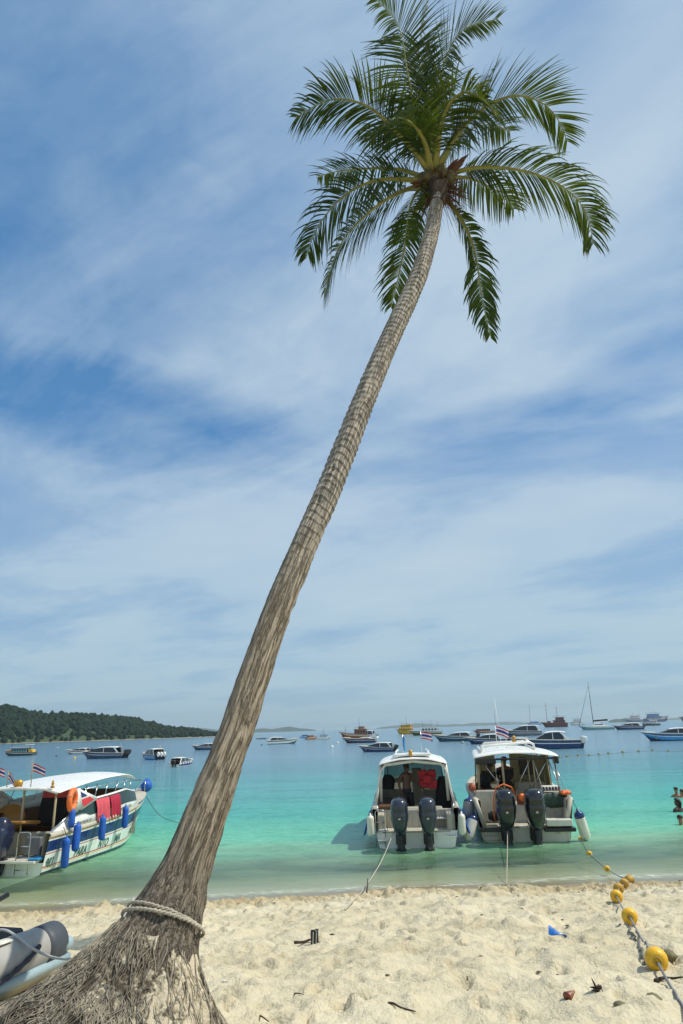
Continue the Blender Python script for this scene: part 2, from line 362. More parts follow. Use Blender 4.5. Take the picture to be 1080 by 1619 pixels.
# ---------------------------------------------------------------- forested headland and far islands
def horizon(px): return CY - 0  # unused placeholder
m_for, t = new_mat('forest_leaves'); P = t.node('ShaderNodeNewGeometry').outputs['Position']
c = t.mix(t.mapr(t.noise(P, .16, 3, .6), .35, .65), (.003, .013, .007), (.010, .028, .010)); c = t.mix(t.mapr(t.noise(P, .9, 3), .5, .7, 0, .5), c, (.026, .045, .012)); finish(t, c, .8, None, .2)
m_hill = paint('hill_soil', (.04, .07, .03), .9, .3, sc=.02)
m_rock = paint('island_rock', (.03, .06, .035), .9, .3, sc=.002)
HD = 560.
def hill_pt(px, py, d): return at_depth(px, py, d)
ridge = [(-260, 1096), (-140, 1102), (-60, 1108), (0, 1116), (20, 1119), (60, 1128), (110, 1129), (160, 1132), (200, 1136), (235, 1141), (262, 1148), (290, 1150), (320, 1153), (345, 1159), (375, 1165)]
rp = spline(ridge, 90); prof = []
for px, py in rp:
    k = (px+260)/640; d0 = 520+170*k; q = at_depth(px, py, d0); prof.append((q.x, q.y, max(q.z-4.5, .3)))
mb = MB(); rings = []
for (x, y, z) in prof:
    dirn = Vector((x, y, 0)).normalized(); w = 34+z*1.5; r = []
    for k in range(9):
        a = k/8; hgt = math.sin(a*math.pi/2)**.8*z if a < 1 else z
        r.append((x-dirn.x*w*(1-a), y-dirn.y*w*(1-a), hgt if k else -.6))
    for k in range(1, 5): r.append((x+dirn.x*w*k*.9, y+dirn.y*w*k*.9, z*(1-k/4)-(.6 if k == 4 else 0)))
    rings.append(r)
mb.loft(rings); tag(mb.build('forested_hill', m_hill), kind='structure')
mb = MB(); bm = bmesh.new(); bmesh.ops.create_icosphere(bm, subdivisions=2, radius=1.); ico = [v.co.copy() for v in bm.verts]; icf = [tuple(v.index for v in f.verts) for f in bm.faces]; bm.free()
tr_ = 0
for i in range(3600):
    u = rnd.random()**.9; k = u*(len(rings)-1.001); a = int(k); fr_ = k-a; w = rnd.random()**.7*8.6; b = int(w); fw = w-b
    g0 = lambda r, j: Vector(rings[r][j]); c = (g0(a, b)*(1-fr_)+g0(a+1, b)*fr_)*(1-fw)+(g0(a, b+1)*(1-fr_)+g0(a+1, b+1)*fr_)*fw
    if c.z < -.2: continue
    s = rnd.uniform(1.5, 3.3)*(.62+.38*min(1, c.z/12)); hh = s*rnd.uniform(.75, 1.35); sx = rnd.random()*50
    mb.add([c+Vector((v.x*s, v.y*s, v.z*hh))*(1+.6*mnoise.noise(v*2.3+Vector((sx, i, 0))))+Vector((0, 0, hh*.75)) for v in ico], icf, 0, False)
tag(mb.build('forest', m_for), kind='stuff')
mb = MB(); pts = [prof[i] for i in range(0, len(prof), 3)]; rr = []
for (x, y, z) in pts:
    dirn = Vector((x, y, 0)).normalized(); w = 34+z*1.5; rr.append([(x-dirn.x*(w+o), y-dirn.y*(w+o), h) for o, h in ((4.+2*math.sin(x*.05), -.3), (1.5, .12), (-2.5, .35))])
mb.loft(rr); tag(mb.build('far_shore_sand', paint('far_sand', (.36, .30, .19), .9, .2, sc=.1)), kind='structure')
def island(px0, px1, pyt, d, seed):
    mb = MB(); n = 40; rings = []
    for i in range(n+1):
        f = i/n; px = px0+(px1-px0)*f; yb = 1157-.0295*(px-410); env = math.sin(f*math.pi)**.7*(.72+.5*mnoise.noise(Vector((f*4.2, seed, 0)))+.1*mnoise.noise(Vector((f*19, seed, 3))))
        q = at_depth(px, yb-(yb-pyt)*max(env, .02)*1.15, d); dn = Vector((q.x, q.y, 0)).normalized(); w = d*.03
        rings.append([(q.x-dn.x*w, q.y-dn.y*w, -2), (q.x-dn.x*w*.4, q.y-dn.y*w*.4, q.z*.7), (q.x, q.y, q.z), (q.x+dn.x*w, q.y+dn.y*w, -2)])
    mb.loft(rings); tag(mb.build('distant_island', m_rock), kind='structure')
island(395, 500, 1149, 4200, 1); island(595, 770, 1143.5, 5600, 2); island(150, 420, 1151, 4600, 6); island(962, 1014, 1134.5, 2300, 3); island(720, 900, 1140.5, 6200, 5); island(1040, 1400, 1127, 5800, 8)
# ---------------------------------------------------------------- the leaning coconut palm
tz = lambda py: 1/(.25+(1460-py)*-.0001345)
path = [(206, 1640, 185), (216, 1590, 180), (228, 1545, 172), (245, 1500, 150), (262, 1455, 118), (292, 1380, 82), (321, 1300, 70), (357, 1200, 56.5), (376, 1150, 54), (401, 1073, 51), (439, 966, 46), (482, 860, 41.5), (515, 786, 39), (549, 700, 36), (584, 612, 33), (620, 528, 30), (647, 470, 28), (664, 430, 26.5), (679, 380, 23.5), (688, 337, 20.5), (692, 312, 19), (694, 285, 15)]
wp = []
for px, py, w in path:
    d = tz(py); q = at_depth(px, py, d); wp.append((q.x, q.y, q.z, w*d/F/2))
NS = 1500; sp_ = spline(wp, NS); L = np.concatenate([[0], np.cumsum(np.linalg.norm(np.diff(sp_[:, :3], axis=0), axis=1))])
NA = 72; vs = []; uv = []; bk = []
iB = int(np.argmin(abs(L-L[int(NS*12.6/21)])))
ringpos = []; q = 0
while q < L[-1]: q += .07+.045*rnd.random() if q > 3 else .08; ringpos.append(q)
ringpos = np.array(ringpos)
prev = None
for i in range(NS):
    c = Vector(sp_[i, :3]); r = sp_[i, 3]; d = Vector(sp_[min(i+1, NS-1), :3]-sp_[max(i-1, 0), :3]).normalized()
    a = d.cross(Vector((0, 1, 0))).normalized(); b = a.cross(d).normalized(); l = L[i]
    for k in range(NA):
        an = 2*math.pi*k/NA; ca, sa = math.cos(an), math.sin(an)
        lw = l+.028*math.sin(an+.6*math.sin(l*1.1))+.012*math.sin(3*an+l*2)
        j = np.searchsorted(ringpos, lw); lo = ringpos[j-1] if j > 0 else 0; hi = ringpos[min(j, len(ringpos)-1)]; f = (lw-lo)/max(hi-lo, .01); up_ = min(max((l-2.5)/1.8, 0), 1)
        rr = 1+up_*(.075*(.5-f)*1.+.05*math.exp(-(f/.12)**2)) - (1-up_)*.0
        nz = mnoise.noise(Vector((ca*2.2, sa*2.2, l*1.3)))*.075+mnoise.noise(Vector((ca*3, sa*3, l*7)))*(.05-.03*up_)+mnoise.noise(Vector((ca*9, sa*9, l*12)))*.028*(1-.85*up_)+mnoise.noise(Vector((ca*6, sa*6, l*3.)))*.02*(1.3-up_)
        crack = mnoise.noise(Vector((ca*13, sa*13, l*.9+5))); nz -= (1-up_)*.06*max(0, .2-abs(crack))/.2
        # old scars and burnt bites along the right hand edge
        side = math.exp(-((an-SCAR_AN+math.pi) % (2*math.pi)-math.pi)**2/.10); bt = mnoise.noise(Vector((l*5.5, 9, an))); nz -= side*max(0, bt+.02)*.42*max(0, 1-abs(l-2.1)/2.3)
        for (sl, san, sr, sdp) in SCARS:
            dd = math.hypot((l-sl)/sr, (((an-san+math.pi) % (2*math.pi))-math.pi)*r/sr/.6); nz -= sdp*math.exp(-dd**4)
        vs.append(c+(a*ca+b*sa)*r*(rr+nz)); uv.append((f*up_+(1-up_)*.5, l)); bk += [r*ca, r*sa, l]
mb = MB(); mb.v = [tuple(v) for v in vs]; mb.uv = uv
for i in range(NS-1):
    for k in range(NA): k2 = (k+1) % NA; mb.f.append((i*NA+k, i*NA+k2, (i+1)*NA+k2, (i+1)*NA+k))
mb.m = [0]*len(mb.f); mb.smooth = [True]*len(mb.f)
m, t = new_mat('palm_bark'); uvn = t.node('ShaderNodeUVMap', uv_map='UVMap').outputs[0]; su = t.node('ShaderNodeSeparateXYZ', {0: uvn}); l = su.outputs[1]
P = t.node('ShaderNodeTexCoord').outputs['Object']
PA = t.node('ShaderNodeAttribute', attribute_name='bark').outputs['Vector']; fib = t.noise(t.scale(PA, (85, 85, 7)), 1, 6, .75, .4); fib2 = t.math('SUBTRACT', 1., t.math('MULTIPLY', t.math('ABSOLUTE', t.math('SUBTRACT', t.noise(t.scale(PA, (30, 30, 1.9)), 1, 4, .6, .4), .5)), 6.)); blot = t.noise(PA, 5, 5, .65); blot2 = t.noise(t.scale(PA, (9, 9, 3)), 1, 5, .65)
upf = t.mapr(l, 2.4, 4.3, 0, 1, True)
low = t.mix(t.mapr(fib, .34, .66), (.19, .145, .095), (.56, .475, .355)); low = t.mix(t.mapr(fib2, .88, .99, 0, .6), low, (.06, .042, .03)); low = t.mix(t.mapr(blot, .57, .72, 0, .35), low, (.27, .18, .10))
hi = t.mix(t.mapr(fib, .34, .68), (.25, .215, .165), (.52, .46, .375)); hi = t.mix(t.mapr(blot2, .52, .7, 0, .7), hi, (.125, .10, .075)); hi = t.mix(t.mapr(blot, .35, .25, 0, .3), hi, (.46, .42, .36))
fr_ = su.outputs[0]; edge = t.math('MULTIPLY', t.mapr(t.math('MINIMUM', fr_, t.math('SUBTRACT', 1., fr_)), .0, .16, .8, 0), upf); hi = t.mix(edge, hi, (.07, .055, .042)); hi = t.mix(t.math('MULTIPLY', t.mapr(t.math('ABSOLUTE', t.math('SUBTRACT', fr_, .22)), .0, .12, .55, 0), upf), hi, (.50, .46, .40))
col = t.mix(upf, low, hi)
basef = t.mapr(t.math('ADD', l, t.math('MULTIPLY', t.math('SUBTRACT', blot, .5), .7)), 1.25, .55, 0, .75, True); col = t.mix(basef, col, t.mix(t.mapr(fib, .35, .65), (.05, .042, .034), (.28, .24, .19)))
col = t.mix(t.mapr(t.noise(PA, 13, 4, .7), .665, .72, 0, .7), col, (.55, .52, .46))
h = t.math('ADD', t.math('MULTIPLY', fib, t.mapr(upf, 0, 1, 1., .5)), t.math('ADD', t.math('MULTIPLY', t.mapr(fib2, .7, 1., 0, 1), -1.2), t.math('MULTIPLY', blot2, .5)))
finish(t, col, .88, t.bump(h, 1., .02), .2)
palm = empty('coconut_palm', (wp[3][0], wp[3][1], ground(wp[3][0], wp[3][1])))
tag(palm, 'tall coconut palm leaning out over the beach toward the boats, full green crown', 'palm tree')
bpy.context.view_layer.update()
def adopt(o, par):
    o.parent = par; o.matrix_parent_inverse = par.matrix_world.inverted(); return o
_to = adopt(mb.build('trunk', m), palm); _at = _to.data.attributes.new('bark', 'FLOAT_VECTOR', 'POINT'); _at.data.foreach_set('vector', np.array(bk, np.float32))
# root mound: a flare of fine dead roots running down over a sandy cone
bc = Vector(sp_[int(NS*3/21), :3]); g0 = ground(bc.x, bc.y)
ax0 = Vector(sp_[0, :3]); 
cen = Vector((-1.14, 4.36, 0))
def rout(an):   # ground radius of the mound round its axis ; angle 0 = +x (right), pi/2 = seaward
    return .54+1.75*math.exp(-(((an-R(188)+math.pi) % (2*math.pi)-math.pi)/.75)**2)+.30*math.exp(-(((an-R(270)+math.pi) % (2*math.pi)-math.pi)/.8)**2)
def trunk_at(l): i = int(np.searchsorted(L, l)); i = max(1, min(i, NS-2)); c = Vector(sp_[i, :3]); d = Vector(sp_[i+1, :3]-sp_[i-1, :3]).normalized(); a = d.cross(Vector((0, 1, 0))).normalized(); return c, float(sp_[i, 3]), a, a.cross(d).normalized()
LT = float(L[int(NS*3.25/21)])
def mound(an, f):     # f 0 on the trunk, 1 at the sand; grows continuously out of the bark
    l = LT+.05*math.cos(an-R(165))+.09*mnoise.noise(Vector((math.cos(an)*2.5, math.sin(an)*2.5, 1)))+.035*mnoise.noise(Vector((math.cos(an)*9, math.sin(an)*9, 4))); c, r, a, b = trunk_at(l)
    p0 = c+(a*-math.cos(an)+b*math.sin(an))*r*(.985 if f <= 0 else 1.); ro = rout(an); gx_, gy_ = cen.x+math.cos(an)*ro, cen.y+math.sin(an)*ro; zg = ground(gx_, gy_)-.03
    x = p0.x+(gx_-p0.x)*f; y = p0.y+(gy_-p0.y)*f; e = 1.05+.72*min(ro, 2.2); return Vector((x, y, zg+(p0.z-zg)*max(1-f, 0)**e-(.1*(f-1) if f > 1 else 0)))
mb = MB(); NA2 = 120; rings = []
for i in range(36):
    f = i/35*1.04; r = []
    for k in range(NA2):
        an = 2*math.pi*k/NA2; p = mound(an, f); n = mnoise.noise(p*5)*.035+mnoise.noise(Vector((math.cos(an)*22, math.sin(an)*22, f*3)))*.02; r.append(p+Vector((math.cos(an)*.4, math.sin(an)*.4, .8))*n*min(1, (1.1-f)*3)*min(1, f*6))
    rings.append(r)
mb.loft(rings, closed=True)
m_root, t = new_mat('dead_roots'); P = t.node('ShaderNodeTexCoord').outputs['Object']; at = t.node('ShaderNodeObjectInfo')
n = t.noise(P, 40, 4, .7); n2 = t.noise(P, 4, 3, .6)
c = t.mix(t.mapr(n, .3, .7), (.09, .075, .055), (.38, .335, .26)); c = t.mix(t.mapr(n2, .5, .66, 0, .6), c, (.50, .44, .33)); c = t.mix(t.mapr(n2, .42, .30, 0, .6), c, (.06, .05, .038)); finish(t, c, .9, t.bump(n, .6, .004), .2)
m_mound, t = new_mat('root_mound_sand'); P = t.node('ShaderNodeTexCoord').outputs['Object']
n = t.noise(P, 4, 4, .6); n2 = t.noise(P, 40, 5, .7)
sandf = t.mapr(t.math('ADD', n, t.math('MULTIPLY', t.math('SUBTRACT', n2, .5), .35)), .40, .52, 0, 1, True)
c = t.mix(sandf, t.mix(t.mapr(n2, .35, .65), (.05, .04, .03), (.19, .155, .11)), t.mix(t.mapr(n2, .3, .7), (.50, .43, .30), (.66, .58, .43))); finish(t, c, .95, t.bump(n2, .9, .02), .15)
rf = adopt(mb.build('root_flare', m_mound), palm)
mb = MB()
for i in range(7500):
    an = rnd.random()*2*math.pi
    if rnd.random() < .55: an = R(rnd.gauss(205, 48))
    f0 = max(rnd.random()**.8*.97-.04, 0); ln = rnd.uniform(.035, .17)/max(rout(an), .6); f1 = min(f0+ln, 1.03); pts = []; k_ = 6; ja = rnd.gauss(0, .05); lift = rnd.uniform(-.002, .016)
    sd_ = mnoise.noise(mound(an, f0)*3.3+Vector((4, 2, 0)))
    if sd_ > -.06 and rnd.random() < .84: continue
    for j in range(k_):
        g = j/(k_-1); p = mound(an+ja*g+.035*math.sin(g*5+i), f0+(f1-f0)*g); n = mnoise.noise(p*5)*.035; pts.append(p+Vector((math.cos(an)*.4, math.sin(an)*.4, .8))*(n*min(1, (1.1-f0)*3)*min(1, f0*6)+.004+lift*math.sin(g*math.pi)+(rnd.uniform(0, .012) if j in (0, k_-1) else 0)))
    r_ = rnd.uniform(.002, .0046); mb.tube(pts, [r_*.7, r_, r_, r_*.95, r_*.8, r_*.3], 4, caps=False)
rs = adopt(mb.build('root_strands', m_root), palm); rs['kind'] = 'stuff'

# crown
m_leaf, t = new_mat('palm_leaf'); uvn = t.node('ShaderNodeUVMap', uv_map='UVMap').outputs[0]; su = t.node('ShaderNodeSeparateXYZ', {0: uvn})
P = t.node('ShaderNodeTexCoord').outputs['Object']; n = t.noise(P, 2.2, 3, .6); nf = t.noise(P, 16, 2)
c = t.mix(t.mapr(n, .38, .64), (.011, .030, .005), (.040, .068, .009)); c = t.mix(t.mapr(nf, .5, .72, 0, .5), c, (.105, .125, .018))
c = t.mix(t.mapr(t.math('MULTIPLY', su.outputs[0], su.outputs[1]), .55, 1.0, 0, .75), c, (.17, .12, .035))
pr = finish(t, c, .5, None, .18)
tl = t.node('ShaderNodeBsdfTranslucent', {'Color': t.mix(.5, c, (.20, .26, .015))}); ms = t.node('ShaderNodeMixShader', {0: .3}); t.l.new(pr.outputs[0], ms.inputs[1]); t.l.new(tl.outputs[0], ms.inputs[2]); t.l.new(ms.outputs[0], t.out.inputs[0])
m_stalk = paint('frond_stalk', (.22, .20, .03), .45, .3, sc=4.); m_rust = paint('dry_sheath', (.11, .045, .02), .8, .4, sc=9., bump=.5); m_nut = paint('green_coconut', (.09, .075, .02), .45, .25, sc=6.)
def frond(pts, d0, dd, ll=.62, dens=1., seed=0, dry=.35, droop=.6, side_bias=0., roll=0., stalkfrac=.13):
    """pts: where the midrib passes, seen from the beach; d0/dd distance at base and change to the tip"""
    n = len(pts); q = []
    for i, p in enumerate(pts):
        f = i/(n-1); d = d0+dd*(f**1.2)+(p[2] if len(p) > 2 else 0); q.append(at_depth(p[0], p[1], d))
    rib = spline([tuple(v) for v in q], 40); Lr = np.concatenate([[0], np.cumsum(np.linalg.norm(np.diff(rib, axis=0), axis=1))]); T = Lr[-1]
    ri = random.Random(seed); st = MB(); st.tube([tuple(v) for v in rib], [.055*(1-i/40)**2.2*(1.2 if i < 3 else 1)+.0065 for i in range(40)], 7, flat=.7); 
    fr = st.build('frond', m_stalk); mb = MB(); mb.uv = []
    step = .024/dens; l = T*stalkfrac
    while l < T:
        f = l/T; i = min(int(np.searchsorted(Lr, l)), 39); p = Vector(rib[i-1]).lerp(Vector(rib[i]), (l-Lr[i-1])/max(Lr[i]-Lr[i-1], 1e-6)); d = (Vector(rib[i])-Vector(rib[i-1])).normalized()
        s = d.cross(Vector((0, 0, 1))); s = s.normalized() if s.length > .15 else Vector((1, 0, 0)); nn = s.cross(d).normalized(); 
        s2 = s*math.cos(roll)+nn*math.sin(roll); nn = nn*math.cos(roll)-s*math.sin(roll)
        for sg in (-1, 1):
            if ri.random() < .06 or mnoise.noise(Vector((l*9, seed*3.1, sg))) > .36: continue
            if side_bias and sg*side_bias < 0 and ri.random() < abs(side_bias): continue
            env = min(1, (f-stalkfrac)/.14+.32)*(1-max(0, (f-.62)/.38)**1.6*.72); length = ll*1.2*env*ri.uniform(.78, 1.15)
            fw = .45+.75*f**1.5+ri.uniform(-.12, .12); dr = (s2*sg+d*fw+nn*ri.uniform(.0, .30)+Vector((.10, 0, 0))).normalized(); wd = .0135*ri.uniform(.8, 1.15)*(.7+.3*env)
            K = 6; c = p.copy(); vsx = []; ft = dr.cross(nn).normalized()
            fl = ri.uniform(.55, 1.5)*droop
            for k in range(K+1):
                g = k/K; ww = wd*(math.sin(min(g*2.6+.35, math.pi/2)))*(1-g**2.6)+.0012
                tw = (d*.9+nn*.45*sg*0).normalized(); sidev = dr.cross(nn); sidev = sidev.normalized() if sidev.length > .01 else d
                vsx += [c+sidev*ww, c-sidev*ww]; mb.uv += [(dry*ri.uniform(.3, 1.)+(.45 if f > .86 else 0)*ri.random(), g)]*2
                c = c+dr*(length/K); dr = (dr+Vector((0, 0, -1))*fl*(.10+.42*g)).normalized()
            mb.add(vsx, [(2*k, 2*k+1, 2*k+3, 2*k+2) for k in range(K)], 0, True)
        l += step*ri.uniform(.85, 1.15)
    lf = mb.build('leaflets', m_leaf, fr); adopt(fr, palm); return fr
D0 = tz(275)
FR = [
 # midrib points, d0, dd, leaflet length
 ([(682, 276), (655, 240), (622, 204), (590, 174), (556, 159), (524, 158), (497, 168), (468, 186)], D0, -.4, 0.74, dict(seed=1, droop=.75)),
 ([(678, 272), (668, 222), (655, 165), (644, 112), (636, 62), (624, 30), (592, -4)], D0, .4, 0.79, dict(seed=2, droop=.45)),
 ([(682, 270), (676, 200), (668, 130), (663, 72), (676, 2)], D0+.1, 1.0, .42, dict(seed=3, droop=.15, dry=.7)),
 ([(685, 272), (688, 200), (694, 140), (708, 84), (736, 45), (786, 30)], D0, .5, .62, dict(seed=4, droop=.35)),
 ([(688, 272), (696, 205), (712, 162), (738, 146), (764, 158), (784, 182)], D0, -.9, 0.78, dict(seed=5, droop=1.2, dry=.85)),
 ([(696, 262), (722, 216), (752, 182), (788, 158), (826, 152), (862, 166), (884, 192), (897, 224)], D0, .3, 0.67, dict(seed=6, droop=.35)),
 ([(694, 262), (722, 205), (752, 158), (772, 126), (786, 100)], D0+.3, .9, .42, dict(seed=7, droop=.3, dry=.9)),
 ([(694, 282), (722, 272), (756, 265), (800, 266), (846, 275), (888, 294), (918, 322), (932, 352), (938, 386)], D0, -.5, .74, dict(seed=8, droop=1.15, dry=.95)),
 ([(696, 284), (728, 280), (760, 288), (790, 306), (812, 330)], D0, .8, 0.57, dict(seed=9, droop=1.2)),
 ([(694, 302), (718, 330), (740, 368), (753, 410), (760, 458), (768, 500), (777, 536)], D0, -.6, .40, dict(seed=10, droop=1.1, side_bias=-.0)),
 ([(676, 306), (658, 332), (645, 368), (636, 410), (627, 450), (618, 486)], D0, .5, 0.48, dict(seed=11, droop=.8)),
 ([(674, 292), (642, 300), (604, 320), (568, 350), (541, 382), (524, 420), (513, 464)], D0, -.7, 0.72, dict(seed=12, droop=1.0, dry=.9)),
 ([(672, 286), (640, 284), (602, 284), (566, 296), (535, 318), (508, 350), (492, 382), (484, 408)], D0, .2, 0.67, dict(seed=13, droop=1.1)),
 ([(672, 282), (640, 270), (604, 266), (560, 268), (524, 273), (500, 281)], D0, .9, 0.48, dict(seed=14, droop=1.1)),
 ([(676, 268), (650, 215), (622, 170), (592, 143), (566, 134)], D0, 1.4, 0.66, dict(seed=15, droop=.6)),
 ([(678, 268), (656, 228), (628, 206), (600, 204), (584, 222)], D0, .6, .58, dict(seed=24, droop=1.)),
 ([(690, 268), (716, 230), (744, 205), (778, 196), (806, 208)], D0, 1.0, 0.68, dict(seed=16, droop=.9)),
 ([(682, 270), (672, 226), (652, 196), (628, 186), (606, 200)], D0, -1.3, .60, dict(seed=19, droop=1.2)),
 ([(680, 286), (662, 300), (650, 322), (644, 350), (640, 385)], D0, -.9, .46, dict(seed=21, droop=1.1)),
]
for pts, d0, dd, ll, kw in FR: frond(pts, d0, dd, ll, **kw)
hc = at_depth(690, 288, D0)
for (dx, dy, dz) in ((-.14, -.16, -.02), (.06, -.2, .02), (.2, -.12, -.05), (-.22, -.02, .03), (.02, .2, -.05), (.16, .12, .04), (-.05, -.22, -.16)):
    mb = MB(); mb.lathe([(.0, -.115), (.05, -.105), (.085, -.06), (.1, 0), (.09, .06), (.055, .105), (.015, .13), (0, .135)], 12, 0, Matrix.Rotation(rnd.uniform(-.5, .5), 3, 'X')); o = mb.build('coconut', m_nut); o.location = hc+Vector((dx, dy, dz)); bpy.context.view_layer.update(); adopt(o, palm)
mb = MB()
for i in range(44):
    an = rnd.random()*6.28; ln = rnd.uniform(.18, .5); d = Vector((math.cos(an), math.sin(an), rnd.uniform(-.5, .9))); p0 = hc+Vector((math.cos(an)*.08, math.sin(an)*.08, -.15)); mb.tube([p0+d*ln*k/4+Vector((0, 0, -.12*(k/4)**2)) for k in range(5)], [.03, .026, .02, .014, .004], 5, flat=.35)
for e, (px, py) in enumerate(((742, 243), (735, 254), (725, 250), (648, 290), (712, 300), (656, 296))): 
    q = at_depth(px, py, D0-.1); mb.tube([hc, hc.lerp(q, .4)+Vector((0, 0, -.02)), hc.lerp(q, .8), q], [.02, .05, .045, .003], 7, flat=.6)
adopt(mb.build('dry_sheaths', m_rust), palm)
mb = MB(); _i = [int(NS*k/21) for k in (19.55, 19.75, 20.0, 20.25, 20.5, 20.8, 20.98)]; _p = [Vector(sp_[i, :3]) for i in _i]; mb.tube(_p, [.098, .106, .118, .132, .14, .12, .07], 20); mb.v = [tuple(Vector(v)*(1)+Vector((mnoise.noise(Vector(v)*9), mnoise.noise(Vector(v)*9+Vector((5, 5, 5))), 0))*.07) for v in mb.v]; adopt(mb.build('fibre_sleeve', paint('fibre_sleeve', (.055, .035, .02), .95, .4, sc=12, bump=.9)), palm)
mb = MB()
for i in range(420):
    an = rnd.random()*6.28; p0 = hc+Vector((math.cos(an)*.1, math.sin(an)*.1, rnd.uniform(-.4, .1))); d = Vector((math.cos(an), math.sin(an), rnd.uniform(-1.2, .5))); ln = rnd.uniform(.1, .45); mb.tube([p0, p0+d*ln*.5, p0+d*ln+Vector((rnd.uniform(-.05, .05), 0, -.1))], [.004, .003, .0015], 3, caps=False)
adopt(mb.build('crown_fibres', m_rust), palm)
# ---------------------------------------------------------------- boat kit  (x starboard, y to the bow, z up from the waterline)
WH = paint('white_gelcoat', (.78, .78, .74), .25, .08, sc=1.2, dirt=.28); CRM = paint('cream_gelcoat', (.66, .65, .56), .35, .08, sc=1.5, dirt=.25)
NAVY = paint('navy_paint', (.012, .035, .13), .22, .15); SKYB = paint('light_blue_paint', (.03, .26, .55), .3, .1); RED = paint('red_paint', (.48, .025, .03), .4, .1); ORG = paint('orange_paint', (.75, .36, .05), .4, .1)
DKT = paint('dark_blue_hull', (.02, .055, .11), .25, .2, sc=.6); TEALH = paint('teal_hull', (.02, .10, .12), .3, .15, sc=.6); MAR = paint('maroon_hull', (.10, .015, .02), .35, .2, sc=.6)
BLK = paint('black_plastic', (.012, .013, .016), .35, .2); STEEL = paint('stainless_steel', (.55, .56, .57), .22, .08, metal=1.); GRY = paint('grey_plastic', (.16, .17, .18), .5, .15)
COWL = paint('engine_cowl_slate', (.022, .030, .048), .2, .12, coat=.5); COWLB = paint('engine_cowl_black', (.010, .011, .014), .16, .12, coat=.6); COWLS = paint('engine_silver', (.32, .33, .34), .3, .1, metal=.6)
LINER = paint('cockpit_liner', (.46, .43, .35), .5, .16, sc=2.5, dirt=.4); PINK = paint('headliner_vinyl', (.30, .17, .16), .7, .1); TAN = paint('brown_vinyl_seat', (.36, .17, .035), .5, .12); BRW = paint('brown_cushion', (.12, .055, .02), .6, .2)
WOOD = paint('weathered_wood', (.22, .10, .04), .7, .25, sc=2.); WOODO = paint('orange_varnished_wood', (.34, .13, .03), .5, .25, sc=1.); YEL = paint('yellow_paint', (.72, .42, .02), .45, .15); CLOTHB = paint('blue_canvas', (.008, .07, .32), .65, .15, bump=.3); CLOTHR = paint('crimson_towel_cloth', (.36, .012, .04), .85, .12, sc=6, bump=.6); BUOYO = paint('lifebuoy_orange', (.85, .17, .03), .45, .08)
FWHITE = paint('fender_vinyl', (.70, .68, .58), .4, .1, sc=4, dirt=.3); FBLUE = paint('fender_cover_blue', (.006, .09, .42), .6, .12, sc=6, bump=.3); GREYV = paint('grey_fender_vinyl', (.25, .245, .23), .5, .15, dirt=.3)
ROPE = paint('weathered_rope', (.42, .38, .30), .85, .2, sc=30, bump=.6); ROPED = paint('dark_rope', (.10, .09, .07), .85, .3, sc=30); POST = paint('varnished_post', (.36, .28, .16), .45, .15, sc=4); BRASS = paint('brass_lamp', (.55, .28, .05), .35, .2, metal=.5)
CURT = paint('canvas_side_curtain', (.45, .40, .24), .75, .15, sc=2.5, bump=.3); DARKC = paint('dark_cloth', (.012, .011, .014), .85, .3); FLR = paint('flag_red', (.45, .02, .03), .8, .1); FLW = paint('flag_white', (.70, .68, .70), .8, .06); FLB = paint('flag_blue', (.03, .04, .20), .8, .1); PEN = paint('pennant_blue', (.0, .22, .55), .8, .1); GRN = paint('dark_green_letters', (.015, .10, .075), .5, .1); NET = paint('green_net_cloth', (.05, .085, .06), .9, .4, sc=20)
def glass_mat(name, tint, alpha):
    m, t = new_mat(name); P = t.node('ShaderNodeTexCoord').outputs['Object']; n = t.noise(P, 1.5, 3)
    tr = t.node('ShaderNodeBsdfTransparent', {'Color': tint}); p = t.node('ShaderNodeBsdfPrincipled', {'Base Color': (tint[0]*.06, tint[1]*.06, tint[2]*.06, 1), 'Roughness': .06})
    ms = t.node('ShaderNodeMixShader', {0: t.mapr(n, .3, .7, alpha-.04, alpha+.04)}); t.l.new(tr.outputs[0], ms.inputs[1]); t.l.new(p.outputs[0], ms.inputs[2]); t.l.new(ms.outputs[0], t.out.inputs[0]); return m
GL = glass_mat('tinted_glass', (.35, .45, .42), .62); GLC = glass_mat('clear_screen', (.8, .86, .84), .22); GLD = glass_mat('dark_glass', (.10, .16, .16), .9)
FLAG5 = [FLR, FLW, FLB]
def hull_sec(t, L, B, zst, zbow, dra=.3, rake=1.2, aft=.93):
    w = B/2*(aft+(1-aft)*min(t/.4, 1))*(1-max(0, (t-.38)/.62)**2.3); zs = zst+(zbow-zst)*t**1.9
    u = max(0, (t-.5)/.5); zk = -dra+(zbow*.9+dra)*max(0, (t-.72)/.28)**3; zc = max(.03+.92*zbow*u**2.4, zk); wc = w*(.86-.46*u**1.4)
    return w, zs, wc, zc, zk, L*t, rake*t**5
def hull_pt(t, f, H, out=0.):
    """point on the starboard topside at station t, f=0 chine .. 1 sheer"""
    w, zs, wc, zc, zk, y, rk = hull_sec(t, **H); x = wc+(w-wc)*f**.75; z = zc+(zs-zc)*f; return Vector((x+out, y-rk*(1-f*(zs-zc)/max(zs-zk, .1)-(zc-zk)/max(zs-zk, .1)), z))
